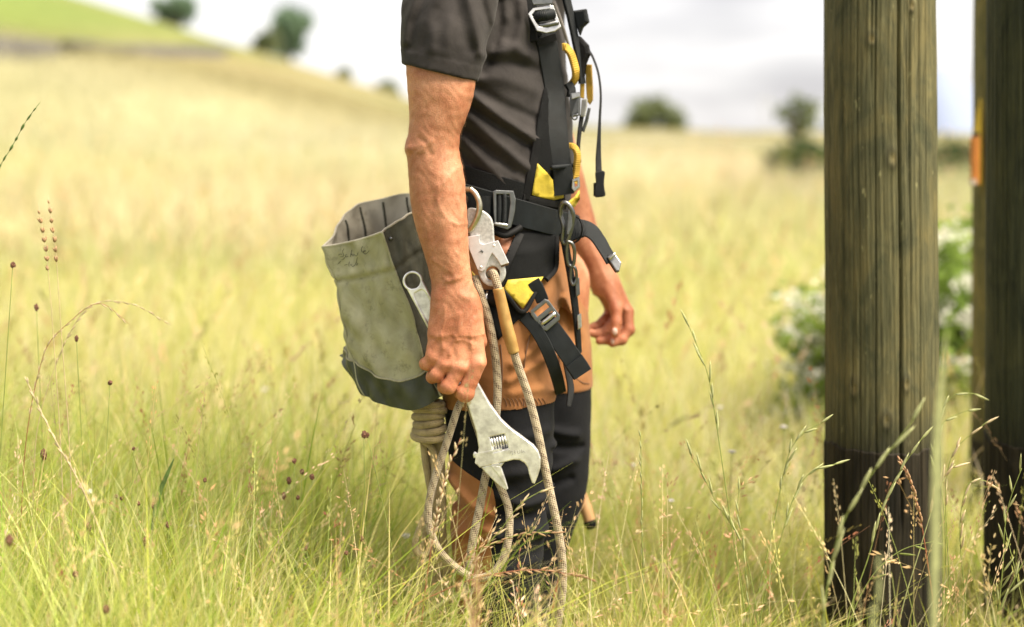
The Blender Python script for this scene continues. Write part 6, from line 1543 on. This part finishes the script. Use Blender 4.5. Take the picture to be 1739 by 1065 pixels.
hero('drooping straw head low in the gap between the poles', [(1640, 1040, 2.5), (1630, 900, 2.5), (1640, 830, 2.5), (1655, 815, 2.5), (1680, 818, 2.5)], .3, 'each', M_gstem, M_gstraw, L=.03, w=.0022, n=7, spread=.3, seed=14)
hero('stem with a feathery head in front of the dark edge pole', [(1694, 1060, 2.45), (1703, 960, 2.45), (1706, 900, 2.45), (1715, 850, 2.45), (1735, 795, 2.45)], .45, 'each', M_gstem, M_gpale, L=.04, w=.002, n=9, spread=.45, seed=15)
hero('stem leaning right at the lower corner of the dark edge pole', [(1690, 1070, 2.3), (1705, 1020, 2.3), (1722, 985, 2.3), (1745, 940, 2.3)], .6, 'each', M_gstem, M_gpale, L=.04, w=.002, n=9, spread=.3, seed=16)
hero('fern-like stem with paired leaflets low against the tarred pole', [(1440, 1070, 2.5), (1480, 980, 2.5), (1530, 935, 2.5), (1590, 918, 2.5)], .75, 'each', M_gstem, M_gstem, L=.034, w=.002, n=12, spread=.9, seed=17)
hero('dark green spike leaning at the left edge under the hill', [(-60, 420, 2.5), (-10, 300, 2.5), (20, 250, 2.5), (45, 205, 2.5), (68, 174, 2.5)], .14, 'one', M_gdark, M_gdark, rad=.0010, L=.014, w=.0016, n=26, spread=.12, seed=18)
hero('taller of two tan seed spikes at the left edge', [(120, 800, 2.5), (104, 560, 2.5), (95, 430, 2.5), (89, 385, 2.5), (81, 330, 2.5)], .13, 'one', M_gstraw, M_gtan, rad=.0009, L=.011, w=.0021, n=36, spread=.4, seed=19)
hero('shorter of two tan seed spikes at the left edge', [(105, 800, 2.52), (90, 560, 2.52), (80, 440, 2.52), (74, 400, 2.52), (65, 348, 2.52)], .13, 'one', M_gstraw, M_gtan, rad=.0009, L=.011, w=.0021, n=34, spread=.4, seed=20)
hero('long straw stalk slanting down through the grass on the left', [(220, 1070, 2.3), (190, 960, 2.3), (140, 830, 2.3), (90, 740, 2.3), (42, 640, 2.3)], .3, 'one', M_gstraw, M_gstraw, rad=.0016, L=.016, w=.0016, n=16, spread=.3, seed=21)
hero('arching straw stem bowing right in the meadow, upper one', [(60, 760, 2.6), (95, 620, 2.6), (150, 522, 2.6), (215, 514, 2.6), (292, 552, 2.6)], .3, 'one', M_gstraw, M_gstraw, rad=.0009, L=.014, w=.0014, n=26, spread=.25, seed=22)
hero('arching dark stem bowing right below the straw one', [(40, 800, 2.55), (75, 600, 2.55), (120, 545, 2.55), (170, 515, 2.55), (219, 550, 2.55)], .35, 'one', M_gred, M_gstraw, rad=.0009, L=.014, w=.0013, n=24, spread=.25, seed=23)
hero('reddish drooping panicle in front of the orange calf panel', [(716, 1066, 2.3), (728, 960, 2.3), (745, 860, 2.3), (760, 800, 2.3), (782, 745, 2.3)], .3, 'one', M_gred, M_gstraw, rad=.0012, L=.014, w=.0022, n=40, spread=.5, seed=24)
hero('pale grass head crossing the black trouser leg', [(770, 1060, 2.32), (800, 960, 2.32), (850, 900, 2.32), (885, 855, 2.32), (922, 832, 2.32)], .3, 'each', M_gstem, M_gstraw, L=.026, w=.0018, n=8, spread=.4, seed=25)
hero('straw stem bending right across both trouser legs', [(690, 1050, 2.28), (760, 1000, 2.28), (840, 975, 2.28), (920, 968, 2.28), (1010, 985, 2.28)], .3, 'one', M_gred, M_gtan, rad=.0011, L=.016, w=.0016, n=18, spread=.4, seed=26)
hero('thin reddish stem bending right above the straw one', [(740, 1060, 2.3), (790, 950, 2.3), (850, 918, 2.3), (900, 905, 2.3), (955, 905, 2.3)], .3, 'one', M_gstem, M_gtan, rad=.001, L=.016, w=.0016, n=18, spread=.4, seed=27)
hero('soft out of focus orange head in front of the hanging rope', [(800, 1110, 1.7), (806, 1050, 1.7), (810, 1000, 1.7), (812, 945, 1.7)], .5, 'one', M_gtan, M_gtan, rad=.0012, L=.016, w=.0024, n=40, spread=.5, seed=28)
hero('soft out of focus pale head low in front of the thick pole', [(1484, 1110, 1.6), (1488, 1050, 1.6), (1490, 1000, 1.6), (1488, 950, 1.6)], .6, 'one', M_gpale, M_gpale, rad=.0012, L=.016, w=.0022, n=44, spread=.5, seed=29)
# broad blurred leaf close to the lens at the right edge of the pole
def big_leaf(label, pts, w, mat):
    q = smooth_path([P(*p) for p in pts], 30); root = empty('wild_grass', tuple(q[0])); tag(root, label, 'wild grass', 'single grass stems in front of the pole and the worker', 'thing')
    ww = w * np.sin(np.pi * np.clip(np.linspace(.12, 1, 30), 0, 1)) ** .7 + .0004
    ribbon('blade', q, (.2, -1, 0), ww, .0004, mat, root, raw=True, edge=.0001)
big_leaf('out of focus upright pale leaf along the right edge of the thick pole', [(1586, 1100, 1.62), (1590, 900, 1.62), (1593, 740, 1.62), (1600, 640, 1.62), (1608, 560, 1.62)], .0125, M_gpale)
big_leaf('dark green leaf blade standing in the grass on the left', [(258, 900, 2.42), (270, 840, 2.42), (282, 810, 2.42), (296, 778, 2.42)], .0085, M_gdark)

# ---- dark seed heads of burnet on thin stalks
M_burnet = mat_simple('burnet_head', (.09, .04, .025), .8, rgb2=(.20, .09, .05), scale=300, bump=.6, bscale=700); M_white = plain_leaf('white_petals', (.80, .76, .70), .3)
def knob(name, q, r, el, mat, parent, rng, lump=.25):
    n, m_ = 12, 9; V = []
    for i_ in range(m_):
        ph_ = math.pi * i_ / (m_ - 1)
        for j_ in range(n):
            a = 2 * math.pi * j_ / n + (i_ % 2) * math.pi / n; rr = r * (1 + lump * rng.uniform(-1, 1)); V.append((q[0] + rr * math.sin(ph_) * math.cos(a), q[1] + rr * math.sin(ph_) * math.sin(a), q[2] + rr * el * math.cos(ph_)))
    f = [[i_*n + j_, i_*n + (j_+1) % n, (i_+1)*n + (j_+1) % n, (i_+1)*n + j_] for i_ in range(m_-1) for j_ in range(n)]
    me = bpy.data.meshes.new(name); me.from_pydata(V, [], f); me.update(); return link(name, me, mat, parent, smooth=False)
rb = np.random.default_rng(77)
ORD = 'first second third fourth fifth sixth seventh eighth ninth tenth eleventh twelfth thirteenth fourteenth fifteenth sixteenth seventeenth eighteenth nineteenth twentieth twenty-first twenty-second twenty-third twenty-fourth twenty-fifth twenty-sixth twenty-seventh twenty-eighth twenty-ninth thirtieth thirty-first thirty-second'.split()
burnets = [(74, 772, 6, 1.9, 2.45), (16, 917, 8, 1.5, 2.0), (151, 895, 5, 1.8, 2.3), (247, 919, 5, 1.8, 2.3), (286, 891, 6, 1.1, 2.42), (197, 843, 4, 1.1, 2.5), (207, 846, 4, 1.1, 2.5), (235, 855, 4, 1.1, 2.5), (261, 859, 5, 1.3, 2.45), (348, 815, 4, 1.2, 2.5), (227, 762, 3.5, 1.1, 2.6), (128, 975, 6, 1.1, 2.2), (407, 1001, 4.5, 1.1, 2.4), (456, 1027, 4, 1, 2.42), (180, 1035, 7, 1.2, 2.1), (618, 738, 5, 1.5, 2.42), (624, 739, 4, 1.3, 2.43), (500, 783, 4.5, 1.2, 2.5), (513, 801, 4.5, 1.3, 2.55), (530, 810, 5, 1.2, 2.5), (491, 816, 5, 1.5, 2.6), (482, 842, 4, 1.8, 2.55), (506, 845, 4, 1.2, 2.55), (614, 915, 5, 1.1, 2.45), (588, 939, 4.5, 1, 2.4), (635, 962, 4.5, 1, 2.35), (671, 1024, 5.5, 1, 2.3), (520, 931, 3.5, 1.5, 2.45), (130, 575, 4, 1.6, 2.55), (62, 522, 4.5, 1.6, 2.7), (22, 450, 5, 1.2, 2.5), (187, 650, 4.5, 1.1, 2.5)]
for k_b, (px, py, r, el, Yh) in enumerate(sorted(burnets)):
    q = P(px, py, Yh); x0 = q[0] + rb.uniform(-.08, .08); g = np.array((x0, Yh + rb.uniform(-.03, .05), 0.0))
    root = empty('burnet', tuple(g)); tag(root, ('long' if el > 1.4 else 'round') + ' dark brown knob on a thin stalk, ' + ORD[k_b] + ' such knob counted from the left edge', 'wildflower', 'dark knobbed stalks in the grass')
    tube('stalk', [g, g * .45 + q * .55 + (rb.uniform(-.015, .015), 0, .03), q], [.0011, .0009, .0007], M_gstem, root, n=14, sides=5)
    knob('seed_head', q, .82 * r * Yh / F, el, M_burnet, root, rb)
daisies = [(1222, 692, 5, 3.6), (1243, 767, 6, 3.0), (1075, 790, 5, 3.4), (325, 895, 8, 2.9), (450, 662, 6, 4.2), (150, 835, 8, 2.8), (160, 850, 6, 2.8), (690, 910, 7, 2.75), (1330, 725, 6, 3.2), (418, 755, 7, 3.4), (860, 1010, 5, 3.0), (1140, 850, 5, 2.9)]
for k_b, (px, py, r, Yh) in enumerate(sorted(daisies)):
    q = P(px, py, Yh); g = np.array((q[0] + rb.uniform(-.03, .03), Yh, float(ground_z(q[0], Yh))))
    root = empty('daisy', tuple(g)); tag(root, 'small white meadow flower among the grass, ' + ORD[k_b] + ' such flower counted from the left edge', 'wildflower', 'white meadow flowers')
    tube('stalk', [g, (g + q) / 2, q], .0009, M_gstem, root, n=8, sides=5); knob('blossom', q, r * Yh / F, .45, M_white, root, rb, .35)

# ---- white flowering shrub behind the poles
rs_ = np.random.default_rng(91)
M_sleaf = leaf_mat('shrub_leaves', (.16, .26, .05), (.38, .46, .13), .5); M_bloom = plain_leaf('blossom_cream', (.90, .85, .76), .4)
for lab, xs, Ys, hh, nl, seed in (('leafy shrub with cream blossom behind the left edge of the thick pole', (1395, 1480), 4.9, .56, 3600, 1), ('leafy shrub with cream blossom seen in the gap between the poles', (1560, 1690), 5.2, .72, 3600, 2)):
    x0, x1 = [(v - 869.5) * Ys / F for v in xs]; gz = float(ground_z((x0 + x1) / 2, Ys)); root = empty('flowering_shrub', ((x0 + x1) / 2, Ys, gz)); tag(root, lab, 'shrub', 'blossoming shrubs behind the poles')
    cs = np.stack([rs_.uniform(x0, x1, 26), Ys + rs_.uniform(-.15, .35, 26), gz + hh * rs_.uniform(.15, .95, 26)], 1)
    cs[:, 2] = gz + (cs[:, 2] - gz) * np.clip((cs[:, 0] - x0) / (x1 - x0) * 1.4 + .45, 0, 1) if seed == 1 else cs[:, 2]
    for k in range(9):
        c3 = cs[k]; tube('stem', [(c3[0] * .5 + (x0 + x1) * .25, Ys + .05, gz - .02), (c3[0], c3[1], gz + (c3[2] - gz) * .5), tuple(c3)], [.009, .006, .003], M_bark, root, n=8, sides=5)
    pts = np.vstack([c3 + rs_.normal(size=(nl // 26, 3)) * .06 for c3 in cs]); leaf_cloud('foliage', pts, .055, M_sleaf, root, rs_)
    for k in range(72):
        c3 = cs[rs_.integers(26)] + rs_.normal(size=3) * np.array((.085, .06, .07)) + np.array((0, -.10, .05))
        d = rs_.normal(size=(46, 3)) * np.array((.036, .030, .014)); leaf_cloud('blossom', c3 + d, .022, M_bloom, root, rs_)
